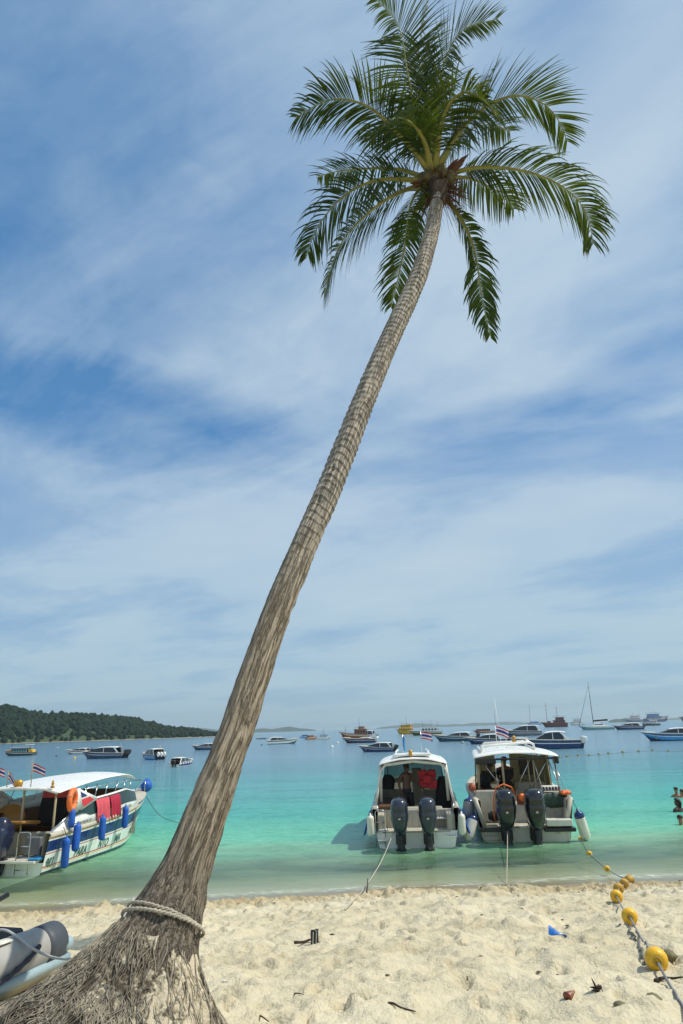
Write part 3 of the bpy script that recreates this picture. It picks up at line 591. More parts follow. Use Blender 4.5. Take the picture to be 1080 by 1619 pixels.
def hull(mb, H, bands, mbot=0, n=26):
    """bands: (f_top, material index) from the chine up"""
    for sg in (1, -1):
        rings = []
        for i in range(n):
            t = 1-(1-i/(n-1))**1.25; w, zs, wc, zc, zk, y, rk = hull_sec(t, **H)
            r = [(0, y-rk, zk), (sg*wc, y-rk*(1-(zc-zk)/max(zs-zk, .1)), zc)]
            for f, _ in bands:
                p = hull_pt(t, f, H); r.append((sg*p.x, p.y, p.z))
            rings.append(r[::sg])
        ms = [mbot]+[b for _, b in bands]; mb.loft(rings, ms if sg > 0 else ms[::-1])
def shell_in(mb, H, t0, t1, inset, zfl, mi=0, n=16, cap=.04):
    """gunwale cap, inner side and floor between stations"""
    for sg in (1, -1):
        rings = []
        for i in range(n):
            t = t0+(t1-t0)*i/(n-1); w, zs, *_r = hull_sec(t, **H); y = _r[3]
            rings.append([(sg*(w+.025), y, zs-.05), (sg*(w+.03), y, zs), (sg*(w-.01), y, zs+cap), (sg*(max(w-inset, .02)), y, zs+cap), (sg*max(w-inset-.03, .01), y, zs-.03), (sg*max(w-inset-.05, .0), y, zfl), (0, y, zfl)][::-sg])
        mb.loft(rings, mi)
def foredeck(mb, H, t0, mi=0, crown=.10, n=12, step=0.):
    rings = []
    for i in range(n):
        t = t0+(1-t0)*(i/(n-1))**.8; w, zs, *_r = hull_sec(t, **H); y = _r[3]; w = max(w, .004)
        rings.append([(w*u, y, zs+.03+(crown+step)*(1-abs(u)**2.5)*min(1, w*1.4)) for u in (-1, -.9, -.65, -.35, 0, .35, .65, .9, 1)])
    mb.loft(rings, mi); w, zs, *_r = hull_sec(t0, **H); y = _r[3]; mb.add([(-w, y, .3), (w, y, .3), (w, y, zs), (-w, y, zs)]+[(w*u, y, zs+.03+(crown+step)*(1-abs(u)**2.5)) for u in (.9, .65, .35, 0, -.35, -.65, -.9)], [(0, 1, 2, 4, 5, 6, 7, 8, 9, 10, 3)], mi, False)
def transom(mb, H, ztop, mi=0, y=-.001):
    w, zs, wc, zc, zk, *_ = hull_sec(0, **H); f = (ztop-zc)/(zs-zc); x = wc+(w-wc)*f**.75
    mb.add([(0, y, zk), (wc, y, zc), (x, y, ztop), (-x, y, ztop), (-wc, y, zc)], [(0, 1, 2, 3, 4)], mi, False)
def roof(mb, y0, y1, wfun, zfun, crown=.12, th=.06, n=14, mi=0, inn=None):
    top = []
    for i in range(n):
        f = i/(n-1); e = min(f, 1-f)*n; y = y0+(y1-y0)*f; w = wfun(f); z = zfun(f); th2 = th*(min(1, .35+e*.5)); r = []
        us = (-1, -.985, -.9, -.7, -.4, 0, .4, .7, .9, .985, 1)
        for u in us: r.append((w*u, y, z+crown*(1-abs(u)**2.2)+(th2 if abs(u) < .99 else th2*.5)))
        for u in us[::-1]: r.append((w*u*.995, y, z+crown*(1-abs(u)**2.2)-(0 if abs(u) < .99 else 0)))
        top.append(r)
    mb.loft(top, mi, True, True)
def motor(par, x, y, z, body, tilt=0., s=1., stripe=None, leg=True, det=True):
    """outboard: cowl with its leg, clamp and propeller"""
    def ring(zc, hw, hl, yo, n=16): return [(hw*math.copysign(abs(math.cos(a))**.7, math.cos(a))*s, (yo+hl*math.copysign(abs(math.sin(a))**.75, math.sin(a)))*s, zc*s) for a in [2*math.pi*k/n for k in range(n)]]
    mb = MB(); pr = [(-.02, .10, .20, -.30), (.06, .15, .27, -.33), (.22, .205, .34, -.36), (.40, .235, .37, -.37), (.52, .235, .375, -.37), (.545, .222, .36, -.37), (.57, .232, .37, -.375), (.70, .215, .345, -.38), (.79, .18, .30, -.39), (.84, .11, .20, -.40), (.85, .0, .0, -.40)]
    mb.loft([ring(*p) for p in pr], 0, True, True); c = mb.build('outboard_motor', body, par); c.location = (x, y, z); c.rotation_euler = (tilt, 0, 0)
    if leg:
        mb = MB(); lg = [(-.02, .095, .19, -.30), (-.18, .085, .15, -.28), (-.36, .10, .17, -.28), (-.42, .14, .20, -.29), (-.5, .075, .14, -.27), (-.75, .055, .12, -.27), (-.92, .05, .11, -.28)]
        mb.loft([ring(*p) for p in lg], 0, True, True); mb.loft([ring(q, .15, .26, -.34) for q in (-.80, -.785)], 0, True, True)
        mb.lathe([(.0, -.34), (.05, -.25), (.075, -.1), (.075, .1), (.04, .28), (0, .34)], 12, 0, Matrix.Rotation(R(90), 3, 'X')@Matrix.Scale(s, 3), Vector((0, -.30, -1.0))*s)
        for k in range(3):
            a = k*2.094+.4; mb.add([Vector(p)*s for p in ((.05*math.cos(a), -.62, -1+.05*math.sin(a)), (.19*math.cos(a-.35), -.58, -1+.19*math.sin(a-.35)), (.21*math.cos(a+.1), -.61, -1+.21*math.sin(a+.1)), (.17*math.cos(a+.5), -.66, -1+.17*math.sin(a+.5)))], [(0, 1, 2, 3)], 0)
        mb.box(Vector((0, -.05, -.12))*s, (.26*s, .16*s, .42*s), 0, bev=.02); mb.tube([Vector((-.16, -.02, .02))*s, Vector((.16, -.02, .02))*s], .035*s, 8)
        if det:
            mb.tube([Vector((-.1, -.42, -.38))*s, Vector((-.02, -.5, -.32))*s, Vector((.06, -.49, -.42))*s], .018*s, 6)
        mb.build('motor_leg', BLK, c)
    if stripe:
        mb = MB(); mb.box(Vector((0, -.752, .40))*s, (.05*s, .012*s, .04*s)); mb.build('motor_trim', stripe, c)
    return c
def flag(par, base, h, w=.42, hh=.28, ang=0., wave=.05, droop=.25, mats=None, pole=.012, pmat=None):
    mb = MB(); mb.tube([base, Vector(base)+Vector((0, 0, h))], pole, 6); p = mb.build('flag_pole', pmat or STEEL, par)
    mb = MB(); nx_ = 10; st = [0, 1/6, 2/6, 4/6, 5/6, 1] if not mats else [0, 1/3, 2/3, 1]; d = Vector((math.cos(ang), math.sin(ang), 0)); s_ = Vector((-d.y, d.x, 0)); rings = []
    for i in range(nx_+1):
        u = i/nx_; rings.append([Vector(base)+Vector((0, 0, h-.02-hh*f-droop*w*u**1.5))+d*(w*u*(1-.15*droop))+s_*(wave*math.sin(u*7+f*1.5)*u) for f in st])
    mb.loft(rings, [0, 1, 2, 1, 0] if not mats else 0); mb.build('flag', mats or FLAG5, p); return p
def fender(name, label, group, top, ln, r, mats, tiltx=0., tilty=0., rope_to=None, n=14):
    """hanging fender: covered cylinder with domed ends and its lanyard"""
    mb = MB(); mb.lathe([(0, -ln), (r*.35, -ln+.01), (r*.8, -ln+r*.35), (r, -ln+r*.8), (r, -ln*.5), (r, -ln*.22), (r, -r*.8), (r*.8, -r*.35), (r*.3, -.01), (r*.2, .05), (0, .06)], n, 0)
    if len(mats) > 1: mb.m = [1 if sum(mb.v[i][2] for i in f)/len(f) > -ln*.24 else 0 for f in mb.f]
    o = mb.build(name, mats); o.location = top; o.rotation_euler = (tiltx, tilty, 0); tag(o, label, 'fender', group)
    if rope_to is not None:
        bpy.context.view_layer.update(); mb = MB(); a = Vector(top)+Vector((0, 0, .03)); b = Vector(rope_to); mb.tube([a, a.lerp(b, .5)+Vector((0, 0, -.01)), b], .010, 5); k = mb.build('lanyard', ROPED, None); k.parent = o; k.matrix_parent_inverse = o.matrix_world.inverted()
    return o
# people: one skinned body, hair and clothes as children
SKIN = paint('tanned_skin', (.34, .16, .085), .55, .08, sc=6); SKIND = paint('dark_tanned_skin', (.085, .038, .02), .55, .1, sc=6); HAIR = paint('black_hair', (.008, .007, .006), .5, .2)
def person(label, loc, rz, J, cat='person', skin=SKIND, group=None, clothes=(), hairlong=False, scale=1., hands=True):
    """J: dict of joint positions for one pose"""
    names = ['pelvis', 'waist', 'chest', 'neckb', 'neck', 'chin', 'head', 'crown', 'nose', 'shL', 'elL', 'wrL', 'haL', 'shR', 'elR', 'wrR', 'haR', 'hiL', 'knL', 'anL', 'heL', 'toL', 'hiR', 'knR', 'anR', 'heR', 'toR']
    rad = dict(pelvis=(.155, .11), waist=(.13, .095), chest=(.165, .115), neckb=(.10, .08), neck=(.052, .055), chin=(.062, .07), head=(.078, .095), crown=(.055, .065), nose=(.016, .014), sh=(.065, .065), el=(.042, .042), wr=(.028, .028), ha=(.036, .02), hi=(.092, .095), kn=(.06, .062), an=(.038, .042), he=(.035, .035), to=(.036, .025))
    E = [('pelvis', 'waist'), ('waist', 'chest'), ('chest', 'neckb'), ('neckb', 'neck'), ('neck', 'chin'), ('chin', 'head'), ('head', 'crown'), ('chin', 'nose')]
    for s in 'LR': E += [('neckb', 'sh'+s), ('sh'+s, 'el'+s), ('el'+s, 'wr'+s), ('wr'+s, 'ha'+s), ('pelvis', 'hi'+s), ('hi'+s, 'kn'+s), ('kn'+s, 'an'+s), ('an'+s, 'he'+s), ('he'+s, 'to'+s)]
    pos = {k: Vector(v) for k, v in J.items()}
    if 'head' not in pos: pos['head'] = pos['chin']+Vector((0, -.01, .09))
    pos.setdefault('crown', pos['head']+Vector((0, -.005, .075))); pos.setdefault('nose', pos['chin']+Vector((0, .095, .045)))
    for s in 'LR':
        d = (pos['wr'+s]-pos['el'+s]).normalized(); pos.setdefault('ha'+s, pos['wr'+s]+d*.08)
        pos.setdefault('he'+s, pos['an'+s]+Vector((0, -.02, -.05))); pos.setdefault('to'+s, pos['an'+s]+Vector((0, .16, -.055)))
    V = list(names); vs = [pos[k] for k in V]; es = [(V.index(a), V.index(b)) for a, b in E]; rr = [rad.get(k, rad.get(k[:2])) for k in V]
    if hands:
        for s in 'LR':
            d = (pos['ha'+s]-pos['wr'+s]).normalized(); sx = d.cross(Vector((0, 1, .2))).normalized(); nn = sx.cross(d)
            for q, (o, ln) in enumerate(((-.03, .075), (-.01, .085), (.01, .08), (.03, .062))):
                a = pos['ha'+s]+sx*o+d*.025; b = a+d*ln*.55+nn*.004; c = b+d*ln*.4+nn*.025; i0 = len(vs); vs += [a, b, c]; rr += [(.010, .010), (.009, .009), (.007, .007)]; es += [(V.index('ha'+s), i0), (i0, i0+1), (i0+1, i0+2)]
            a = pos['wr'+s]+d*.035+sx*(-.045); b = a+d*.04-sx*.018+nn*.01; i0 = len(vs); vs += [a, b]; rr += [(.011, .011), (.009, .009)]; es += [(V.index('wr'+s), i0), (i0, i0+1)]
    me = bpy.data.meshes.new('person'); me.from_pydata([tuple(v) for v in vs], es, []); o = bpy.data.objects.new('person', me); COL.objects.link(o); me.materials.append(skin)
    sk = o.modifiers.new('skin', 'SKIN'); sk.use_smooth_shade = True
    for i, v in enumerate(me.skin_vertices[0].data): v.radius = rr[i]; v.use_root = (i == 0)
    o.modifiers.new('sub', 'SUBSURF').levels = 1; o.modifiers['sub'].render_levels = 1
    bpy.context.view_layer.update(); ev = o.evaluated_get(bpy.context.evaluated_depsgraph_get()); m2 = bpy.data.meshes.new_from_object(ev); o.modifiers.clear(); o.data = m2
    if not m2.materials: m2.materials.append(skin)
    o.location = loc; o.rotation_euler = (0, 0, rz); o.scale = (scale,)*3; tag(o, label, cat, group)
    hd = pos['head']; mb = MB(); rings = []
    for i in range(7):
        a = i/6*math.pi*.60; rings.append([(hd.x+.092*math.sin(a)*math.cos(b)*1., hd.y-.018+(.108*math.sin(a))*math.sin(b), hd.z+.035+.092*math.cos(a)-(.03 if math.sin(b) < 0 else -.035)*math.sin(a)**3) for b in [2*math.pi*k/12 for k in range(12)]])
    mb.loft(rings, 0, True, True)
    if hairlong: mb.tube([hd+Vector((0, -.09, .05)), hd+Vector((0, -.11, -.08)), hd+Vector((0, -.10, -.22))], [.06, .055, .02], 8)
    mb.build('hair', HAIR, o)
    for sx in (-1, 1): mb = MB(); mb.box((hd.x+sx*.03, hd.y+.083, hd.z+.0), (.02, .012, .009)); mb.build('eye', BLK, o)
    for (nm, pts, rads, mt) in clothes:
        mb = MB()
        for pl, rl in zip(pts, rads): mb.tube([pos[k] if isinstance(k, str) else pos[k[0]].lerp(pos[k[1]], k[2]) for k in pl], rl, 10)
        mb.build(nm, mt, o)
    return o
STAND = dict(pelvis=(0, 0, .95), waist=(0, 0, 1.10), chest=(0, .0, 1.28), neckb=(0, -.01, 1.43), neck=(0, 0, 1.50), chin=(0, .015, 1.57), shL=(-.19, 0, 1.41), elL=(-.25, -.02, 1.13), wrL=(-.26, .08, .89), shR=(.19, 0, 1.41), elR=(.25, -.02, 1.13), wrR=(.26, .08, .89), hiL=(-.10, 0, .90), knL=(-.11, .02, .49), anL=(-.12, 0, .08), hiR=(.10, 0, .90), knR=(.11, .02, .49), anR=(.12, 0, .08))
SIT = dict(pelvis=(0, 0, .10), waist=(0, -.01, .26), chest=(0, 0, .44), neckb=(0, .01, .59), neck=(0, .02, .66), chin=(0, .035, .73), shL=(-.19, .01, .57), elL=(-.24, .1, .33), wrL=(-.14, .3, .22), shR=(.19, .01, .57), elR=(.24, .1, .33), wrR=(.14, .3, .22), hiL=(-.10, .02, .08), knL=(-.13, .43, .10), anL=(-.13, .45, -.32), hiR=(.10, .02, .08), knR=(.13, .43, .10), anR=(.13, .45, -.32))
def shorts(m, low=.75): return ('shorts', [[('pelvis', 'waist', .45), 'pelvis', ('pelvis', 'hiL', .3)], ['hiL', ('hiL', 'knL', low)], ['hiR', ('hiR', 'knR', low)]], [[.145, .165, .14], [.115, .095], [.115, .095]], m)
def shirt(m): return ('shirt', [[('pelvis', 'waist', .2), 'waist', 'chest', ('chest', 'neckb', .75)], ['shL', ('shL', 'elL', .7)], ['shR', ('shR', 'elR', .7)]], [[.17, .155, .19, .13], [.085, .062], [.085, .062]], m)
def to_world(root, p):
    return root.matrix_world@Vector(p)
def ladder(par, x, y, z0, z1, w=.26, m=None, r=.014):
    mb = MB(); mb.tube([(x-w/2, y, z0), (x-w/2, y, z1-.05), (x-w/2+.05, y, z1), (x+w/2-.05, y, z1), (x+w/2, y, z1-.05), (x+w/2, y, z0)], r, 6)
    for k in range(3): z = z0+(z1-z0)*(k+.4)/3.6; mb.tube([(x-w/2, y, z), (x+w/2, y, z)], r, 6)
    return mb.build('ladder', m or STEEL, par)
def louver(par, x, y, z, w, d, ang=0., name='step_pad'):
    mb = MB(); mb.box((x, y, z), (w, d, .03), 0, bev=.01)
    for i in range(4):
        mb.box((x-w*.36+w*.24*i, y, z+.019), (w*.10, d*.8, .008), 1)
    return mb.build(name, [WH, NAVY], par)
# ============ boat A : white hard-top speedboat, stern to the beach
A = empty('speedboat', on_z(660, 1341, 0), -R(5.)); tag(A, 'white hard top speedboat with a bare-chested man aboard and two slate grey outboards', 'speedboat', 'speedboats moored stern to the beach')
bpy.context.view_layer.update()
HA = dict(L=9.6, B=2.62, zst=.98, zbow=1.45)
mb = MB(); hull(mb, HA, [(.10, 0), (.42, 0), (.47, 1), (.62, 0), (.78, 2), (.84, 0), (1., 0)]); transom(mb, HA, .44); mb.build('hull', [WH, SKYB, NAVY], A)
mb = MB(); shell_in(mb, HA, 0, .72, .13, .40); foredeck(mb, HA, .70, step=.12)
mb.box((0, .30, .42), (1.9, .62, .05), bev=.01); mb.box((0, .72, .67), (2.1, .10, .52), bev=.03); mb.box((-.98, .4, .62), (.22, .7, .5), bev=.04); mb.box((.98, .4, .62), (.22, .7, .5), bev=.04)
mb.build('cockpit', LINER, A)
mb = MB(); roof(mb, 1.05, 5.6, lambda f: 1.03-.10*f*f, lambda f: 2.12+.08*f-.12*f**4, .16, .07); mb.box((0, 1.55, 2.40), (1.15, .55, .07), bev=.03); 
for sg in (-1, 1): mb.tube([(sg*.5, 1.4, 2.38), (sg*.52, 2.6, 2.46), (sg*.48, 4.2, 2.47)], .03, 6)
mb.build('hard_top', WH, A)
mb = MB(); roof(mb, 1.12, 5.5, lambda f: .98-.10*f*f, lambda f: 2.085+.10*f-.12*f**4, .18, .02); mb.build('headliner', PINK, A)
mb = MB()   # side pillars and curved rear arch
for sg in (-1, 1):
    mb.loft([[(sg*x, y, z) for x, y in ((xo, y0), (xo, y0+wd), (xo-.07, y0+wd), (xo-.07, y0))] for z, xo, y0, wd in ((.98, 1.20, .85, .55), (1.4, 1.12, .98, .35), (1.8, 1.06, 1.08, .28), (2.16, 1.02, 1.14, .34))], 0, True, True)
    mb.loft([[(sg*x, y, z) for x, y in ((xo, y0), (xo, y0+.25), (xo-.05, y0+.25), (xo-.05, y0))] for z, xo, y0 in ((1.0, 1.22, 3.2), (2.2, .98, 3.2))], 0, True, True)
mb.tube([(-1.0, 1.13, 1.1), (-.98, 1.13, 1.95), (-.84, 1.13, 2.13), (0, 1.13, 2.22), (.84, 1.13, 2.13), (.98, 1.13, 1.95), (1.0, 1.13, 1.1)], .045, 8)
mb.split('pillar', CRM, A)
mb = MB()
for sg in (-1, 1): mb.loft([[(sg*1.20, y, 1.02), (sg*1.14, y, 1.35), (sg*1.0, y, 2.14)] for y in (1.5, 3.2, 5.2)], 0)
mb.loft([[(x*1.12, 5.9-.55*abs(x)**2, 1.30), (x*.95, 5.3-.5*abs(x)**2, 2.17)] for x in (-1, -.6, -.2, .2, .6, 1)], 0); mb.split('window', GL, A)
mb = MB(); mb.box((-.62, 3.9, .8), (.9, .12, .85), bev=.04); mb.box((.68, 3.9, .8), (.8, .12, .85), bev=.04); mb.box((-.75, 2.2, .66), (.55, 1.9, .42), 0, bev=.05); mb.box((.75, 2.6, .66), (.55, 1.6, .42), 0, bev=.05); mb.box((0, .95, .78), (1.6, .35, .38), bev=.05); mb.split('seat', LINER, A)
mb = MB(); mb.box((-.70, .80, 1.0), (.75, .3, .10), bev=.04); mb.box((-.74, 2.3, .98), (.5, 1.7, .10), bev=.04); mb.split('seat_cushion', BRW, A)
mb = MB(); mb.box((.12, 4.6, 1.25), (.34, .1, 1.2), bev=.03); mb.build('cabin_door', LINER, A)
mb = MB()
for k, (dx, dz) in enumerate(((-.14, .14), (.13, .15), (-.13, -.13), (.14, -.14), (0, .0))): mb.box((.43+dx, 1.75-.03*k, 1.66+dz), (.27, .10, .26), bev=.05, rot=Matrix.Rotation(R(k*7-14), 3, 'Y'))
mb.box((.43, 1.62, 1.70), (.5, .02, .035)); mb.tube([(.32, 1.75, 1.9), (.43, 1.72, 2.2), (.54, 1.75, 1.9)], .014, 5); o = mb.build('life_jacket_bundle', paint('life_jacket_red', (.40, .022, .03), .8, .25, sc=8, bump=.5)); o.matrix_world = A.matrix_world; tag(o, 'red life jackets hung under the hard top beside the standing man', 'life jackets')
for (bx_, by, bz, sx_, sz_, mt, nm, lb, ct) in ((.90, 1.9, 1.25, .50, .95, DARKC, 'dark_jacket', 'black jacket hanging at the right inside the boat with the standing man', 'jacket'), (-.80, 1.9, 1.6, .42, .42, DARKC, 'dark_bag', 'dark bag hanging at the left inside the boat with the standing man', 'bag')):
    mb = MB(); rings = []
    for i in range(9):
        f = i/8; k = math.sin(min(f*2.2+.5, 1.57))*.5*sx_; rings.append([(bx_+k*math.cos(a)*(1+.12*math.sin(3*a+f*5)), by+.12*math.sin(a), bz+sz_*(.5-f)) for a in [2*math.pi*j/14 for j in range(14)]])
    mb.loft(rings, 0, True, True); mb.tube([(bx_, by, bz+sz_/2-.02), (bx_*.97, by, 2.12)], .012, 5)
    o = mb.build(nm, mt); o.matrix_world = A.matrix_world; tag(o, lb, ct)
for x in (-.44, .33): motor(A, x, -.02, .47, COWL, R(4), 1.08, STEEL)
ladder(A, -1.0, -.05, .05, 1.0); louver(A, -.92, .15, .47, .30, .3); louver(A, -.95, -.02, .22, .26, .16); louver(A, .95, -.02, .30, .34, .2); louver(A, .72, .55, .70, .30, .3)
mb = MB(); mb.lathe([(0, -.09), (.05, -.085), (.065, -.05), (.05, .0), (.065, .05), (.05, .09), (0, .10)], 12, 0, c=(-.05, 1.3, 2.44)); mb.build('beacon_lamp', BRASS, A)
flag(A, (.32, 2.6, 2.4), .68, .36, .22, .1, .04, .2); flag(A, (-.28, 2.2, 2.38), .62, .10, .45, .3, .03, 1.5, mats=[PEN])
mb = MB(); mb.tube([(0, 1.2, 2.2), (0, 1.2, 2.14)], .04, 8); mb.box((0, 1.2, 2.17), (.12, .08, .05)); mb.build('work_lamp', BLK, A)
mb = MB(); mb.tube([(-1.05, .0, 1.03), (-1.15, .5, 1.16), (-1.16, 1.0, 1.2)], .016, 6); mb.tube([(1.05, .0, 1.03), (1.15, .5, 1.16), (1.16, 1.0, 1.2)], .016, 6); mb.split('hand_rail', STEEL, A)
# blue canvas hung over the sides with fenders outside
for sg, nm in ((-1, 'left'), (1, 'right')):
    mb = MB(); rings = []
    for i in range(12):
        y = .05+i*.2; rings.append([(sg*(1.26+.03*math.sin(i*1.7)+.22*f-(.0 if f else .1)), y, 1.03-.72*f+.03*math.sin(i*2.3)*f) for f in (0, .12, .35, .6, .85, 1)])
    mb.loft(rings); o = mb.build('blue_canvas_cover', CLOTHB); o.matrix_world = A.matrix_world; tag(o, 'blue canvas over the %s side of the white boat with the standing man' % nm, 'canvas cover', 'blue canvas covers')
    fender('fender', 'short white fender, %s stern corner of the boat with the standing man' % nm, 'white fenders of the boat with the standing man', to_world(A, (sg*1.27, -.10, .88)), .56, .10, [FWHITE], rope_to=to_world(A, (sg*1.18, .05, 1.03)))
P_ = dict(STAND); P_.update(elL=(-.33, .10, 1.17), wrL=(-.36, .30, 1.05), elR=(.26, -.03, 1.14), wrR=(.22, .05, .90), chin=(-.02, .02, 1.57), knL=(-.13, .03, .49), anL=(-.15, .02, .08))
person('bare-chested man in dark trousers standing under the hard top of the white speedboat', to_world(A, (-.22, 1.55, .42)), R(205), P_, skin=SKIND, clothes=[shorts(DARKC, .98)], scale=.98)
# ============ boat B : cream boat with flat canopy and roof rack
B = empty('speedboat', on_z(833, 1331, 0), -R(8.)); tag(B, 'cream cabin boat with flat white canopy, roof rack and two big black outboards', 'speedboat', 'speedboats moored stern to the beach'); bpy.context.view_layer.update()
HB = dict(L=10.2, B=3.0, zst=1.08, zbow=1.5)
mb = MB(); hull(mb, HB, [(.07, 1), (.30, 0), (.36, 2), (1., 0)], 1); mb.build('hull', [CRM, NAVY, BLK], B)
mb = MB(); transom(mb, HB, .36); mb.box((.93, -.10, .52), (.72, .34, .18), bev=.03); mb.box((.93, -.12, .34), (.86, .34, .10), 1, bev=.02); mb.box((-.95, -.08, .34), (.72, .30, .10), 1, bev=.02); mb.box((0, -.02, .40), (.36, .3, .06), bev=.02); mb.build('transom', [CRM, BLK], B)
mb = MB(); shell_in(mb, HB, 0, .70, .16, .42); foredeck(mb, HB, .68, step=.18); mb.box((0, .25, .40), (2.2, .6, .05), bev=.01)
mb.box((-.85, .66, .88), (.95, .12, .92), bev=.05); mb.box((.72, .66, .82), (1.15, .12, .80), bev=.05); mb.box((0, .70, .66), (.7, .1, .5), bev=.03)
for sg in (-1, 1): mb.loft([[(sg*x, y, z) for x, z in ((1.20, .4), (1.42, 1.14), (1.30, 1.16), (1.06, .4))] for y in (.0, .4, .75)], 0, True, True)
mb.build('cockpit', LINER, B)
mb = MB(); roof(mb, .85, 5.1, lambda f: 1.28-.12*f*f, lambda f: 2.22+.14*f-.10*f**4, .13, .07, mi=0); mb.build('canopy', WH, B)
mb = MB(); mb.box((-.92, .86, 2.14), (.62, .14, .16), bev=.02); mb.box((.32, .86, 2.19), (1.86, .08, .06), bev=.02); mb.box((1.22, .95, 2.14), (.08, .3, .22), bev=.02); mb.split('canopy_edge', BLK, B)
mb = MB(); mb.tube([(-1.0, 1.5, 2.42), (-.98, 1.5, 2.52), (-.9, 1.55, 2.57), (.55, 1.75, 2.64), (.66, 1.75, 2.58), (.68, 1.75, 2.44)], .04, 8); mb.tube([(-1.0, 1.5, 2.42), (-1.0, 4.2, 2.48)], .035, 8); mb.tube([(.68, 1.75, 2.44), (.66, 4.2, 2.5)], .035, 8); mb.tube([(-.95, 3.2, 2.5), (-.8, 3.2, 2.62), (.5, 3.2, 2.64), (.62, 3.2, 2.5)], .035, 8); mb.build('roof_rack', WH, B)
mb = MB()
for (x, y, zb_) in ((-1.13, .9, 1.1), (-.42, .85, 1.2), (.52, 1.0, .9), (.42, 1.6, 1.1), (1.14, .9, 1.1), (1.02, 1.7, 1.1), (-1.15, 3.0, 1.1), (1.12, 3.0, 1.1), (-1.08, 4.6, 1.3), (1.05, 4.6, 1.3)): mb.tube([(x*(1.06 if abs(x) > 1 else 1), y, zb_), (x, y+.08, 2.24)], .036 if x < 0 and y < 1 else .022, 8)
mb.split('canopy_post', POST, B)
mb = MB()
for a, b in (((-1.0, .9, 2.1), (-.45, .95, 1.3)), ((.9, .9, 2.1), (.42, .95, 1.35)), ((.45, .95, 2.2), (-.1, 1.0, 1.25)), ((.95, 1.0, 2.2), (1.2, .3, 1.2)), ((1.08, 1., 2.2), (1.33, .3, 1.15)), ((.55, 1.3, 2.15), (.75, 1.4, 1.3))): mb.tube([a, b], .014, 6)
mb.split('brace', STEEL, B)
mb = MB(); mb.loft([[(-1.05, y, 1.15), (-1.10, y, 2.20)] for y in (2.6, 4.5)], 0); mb.loft([[(-1.05, 4.5, 1.2), (-1.05, 4.5, 2.2)], [(-.42, 4.6, 1.2), (-.42, 4.6, 2.25)]], 0); mb.loft([[(.12+.05*math.sin(k*1.9), 2.4+k*.0, 0), (0, 0, 0)] for k in range(1)]*2, 0) if False else None
mb.loft([[(.0+k*.11, 3.4+.05*math.sin(k*1.8), .95), (.0+k*.11, 3.4+.04*math.sin(k*1.8+1), 2.28-.012*k)] for k in range(11)], 0); mb.loft([[(1.13, 1.9+k*.16, 1.15), (1.10+.02*math.sin(k*2.), 1.9+k*.16, 2.26)] for k in range(14)], 0); mb.loft([[(-1.1, 1.9+k*.16, 1.6), (-1.12+.02*math.sin(k*2.), 1.9+k*.16, 2.24)] for k in range(14)], 0)
mb.split('side_curtain', CURT, B)
mb = MB(); mb.box((.55, 3.33, 1.85), (.50, .06, .55), 0, bev=.02); mb.box((-.05, 6.4, 1.42), (.55, .3, .3), 1, bev=.04); mb.split('console_screen', [BLK, WH], B)
mb = MB(); mb.box((-.05, 5.6, 1.35), (.6, 1.4, .55), bev=.08); mb.box((.55, 2.9, .9), (.9, .8, 1.0), bev=.06); mb.box((1.0, 1.35, 1.12), (.55, .7, .25), bev=.05); mb.box((-.72, 1.55, .82), (.9, 1.3, .75), bev=.06); mb.split('seat', LINER, B)
mb = MB(); mb.box((-.72, 1.4, 1.24), (.95, 1.2, .10), bev=.04); mb.box((.15, .75, 1.0), (.5, .12, .34), bev=.04); mb.split('seat_cushion', paint('red_brown_cushion', (.20, .05, .03), .7, .2), B)
mb = MB(); mb.box((.98, 1.3, 1.30), (.56, .40, .16), 0, bev=.05); 
for k in range(6): mb.box((.76+k*.09, 1.09, 1.31), (.045, .02, .11), 1)
mb.build('grille_box', [WH, BLK], B)
for x in (-.54, .27): motor(B, x, -.04, .47, COWLB, R(5), 1.24, STEEL)
ladder(B, -.98, -.20, .02, .45, .42, POST)
mb = MB(); mb.tube([(-.88, -.55, .75), (-.85, -.6, 1.25), (-.76, -.62, 1.50), (-.54, -.62, 1.59), (-.33, -.6, 1.50), (-.22, -.4, 1.25)], .020, 7); mb.tube([(-.86, -.6, 1.2), (-.87, -.5, .8), (-.85, -.3, .6)], .022, 6); o = mb.build('orange_strap', BUOYO); o.matrix_world = B.matrix_world; tag(o, 'orange strap looped over the left black outboard of the cream cabin boat', 'strap')
for (c_, d_, mt, nm, lb, ct) in (((.95, .60, 1.02), (.72, .16, .42), NET, 'green_net', 'dark green net draped over the stern coaming of the cream cabin boat', 'net'), ((1.30, .55, 1.24), (.30, .55, .14), BUOYO, 'orange_life_jacket', 'orange life jacket on the right rail of the cream cabin boat', 'life jacket'), ((.86, .75, 1.20), (.34, .22, .09), DARKC, 'black_cloth', 'black cloth lying on the stern coaming beside the green net', 'cloth'), ((-.82, .2, .66), (.38, .30, .30), DARKC, 'dark_bag', 'dark bag in the left stern corner of the cream cabin boat', 'bag'), ((.06, .62, 1.12), (.22, .22, .22), BUOYO, 'orange_bag', 'small orange bag between the two black outboards', 'bag')):
    mb = MB(); rings = []
    for i in range(9):
        f = i/8; rings.append([(c_[0]+d_[0]*(f-.5)+.02*math.sin(i*2.1), c_[1]+d_[1]*.5*math.cos(a)*(1+.15*math.sin(i*1.7+a*2)), c_[2]+d_[2]*.5*math.sin(a)*math.sin(math.pi*(f*.84+.08))**.4*(1+.12*math.sin(i*2.9+a))) for a in [2*math.pi*j/10 for j in range(10)]])
    mb.loft(rings, 0, True, True); o = mb.build(nm, mt); o.matrix_world = B.matrix_world; tag(o, lb, ct)
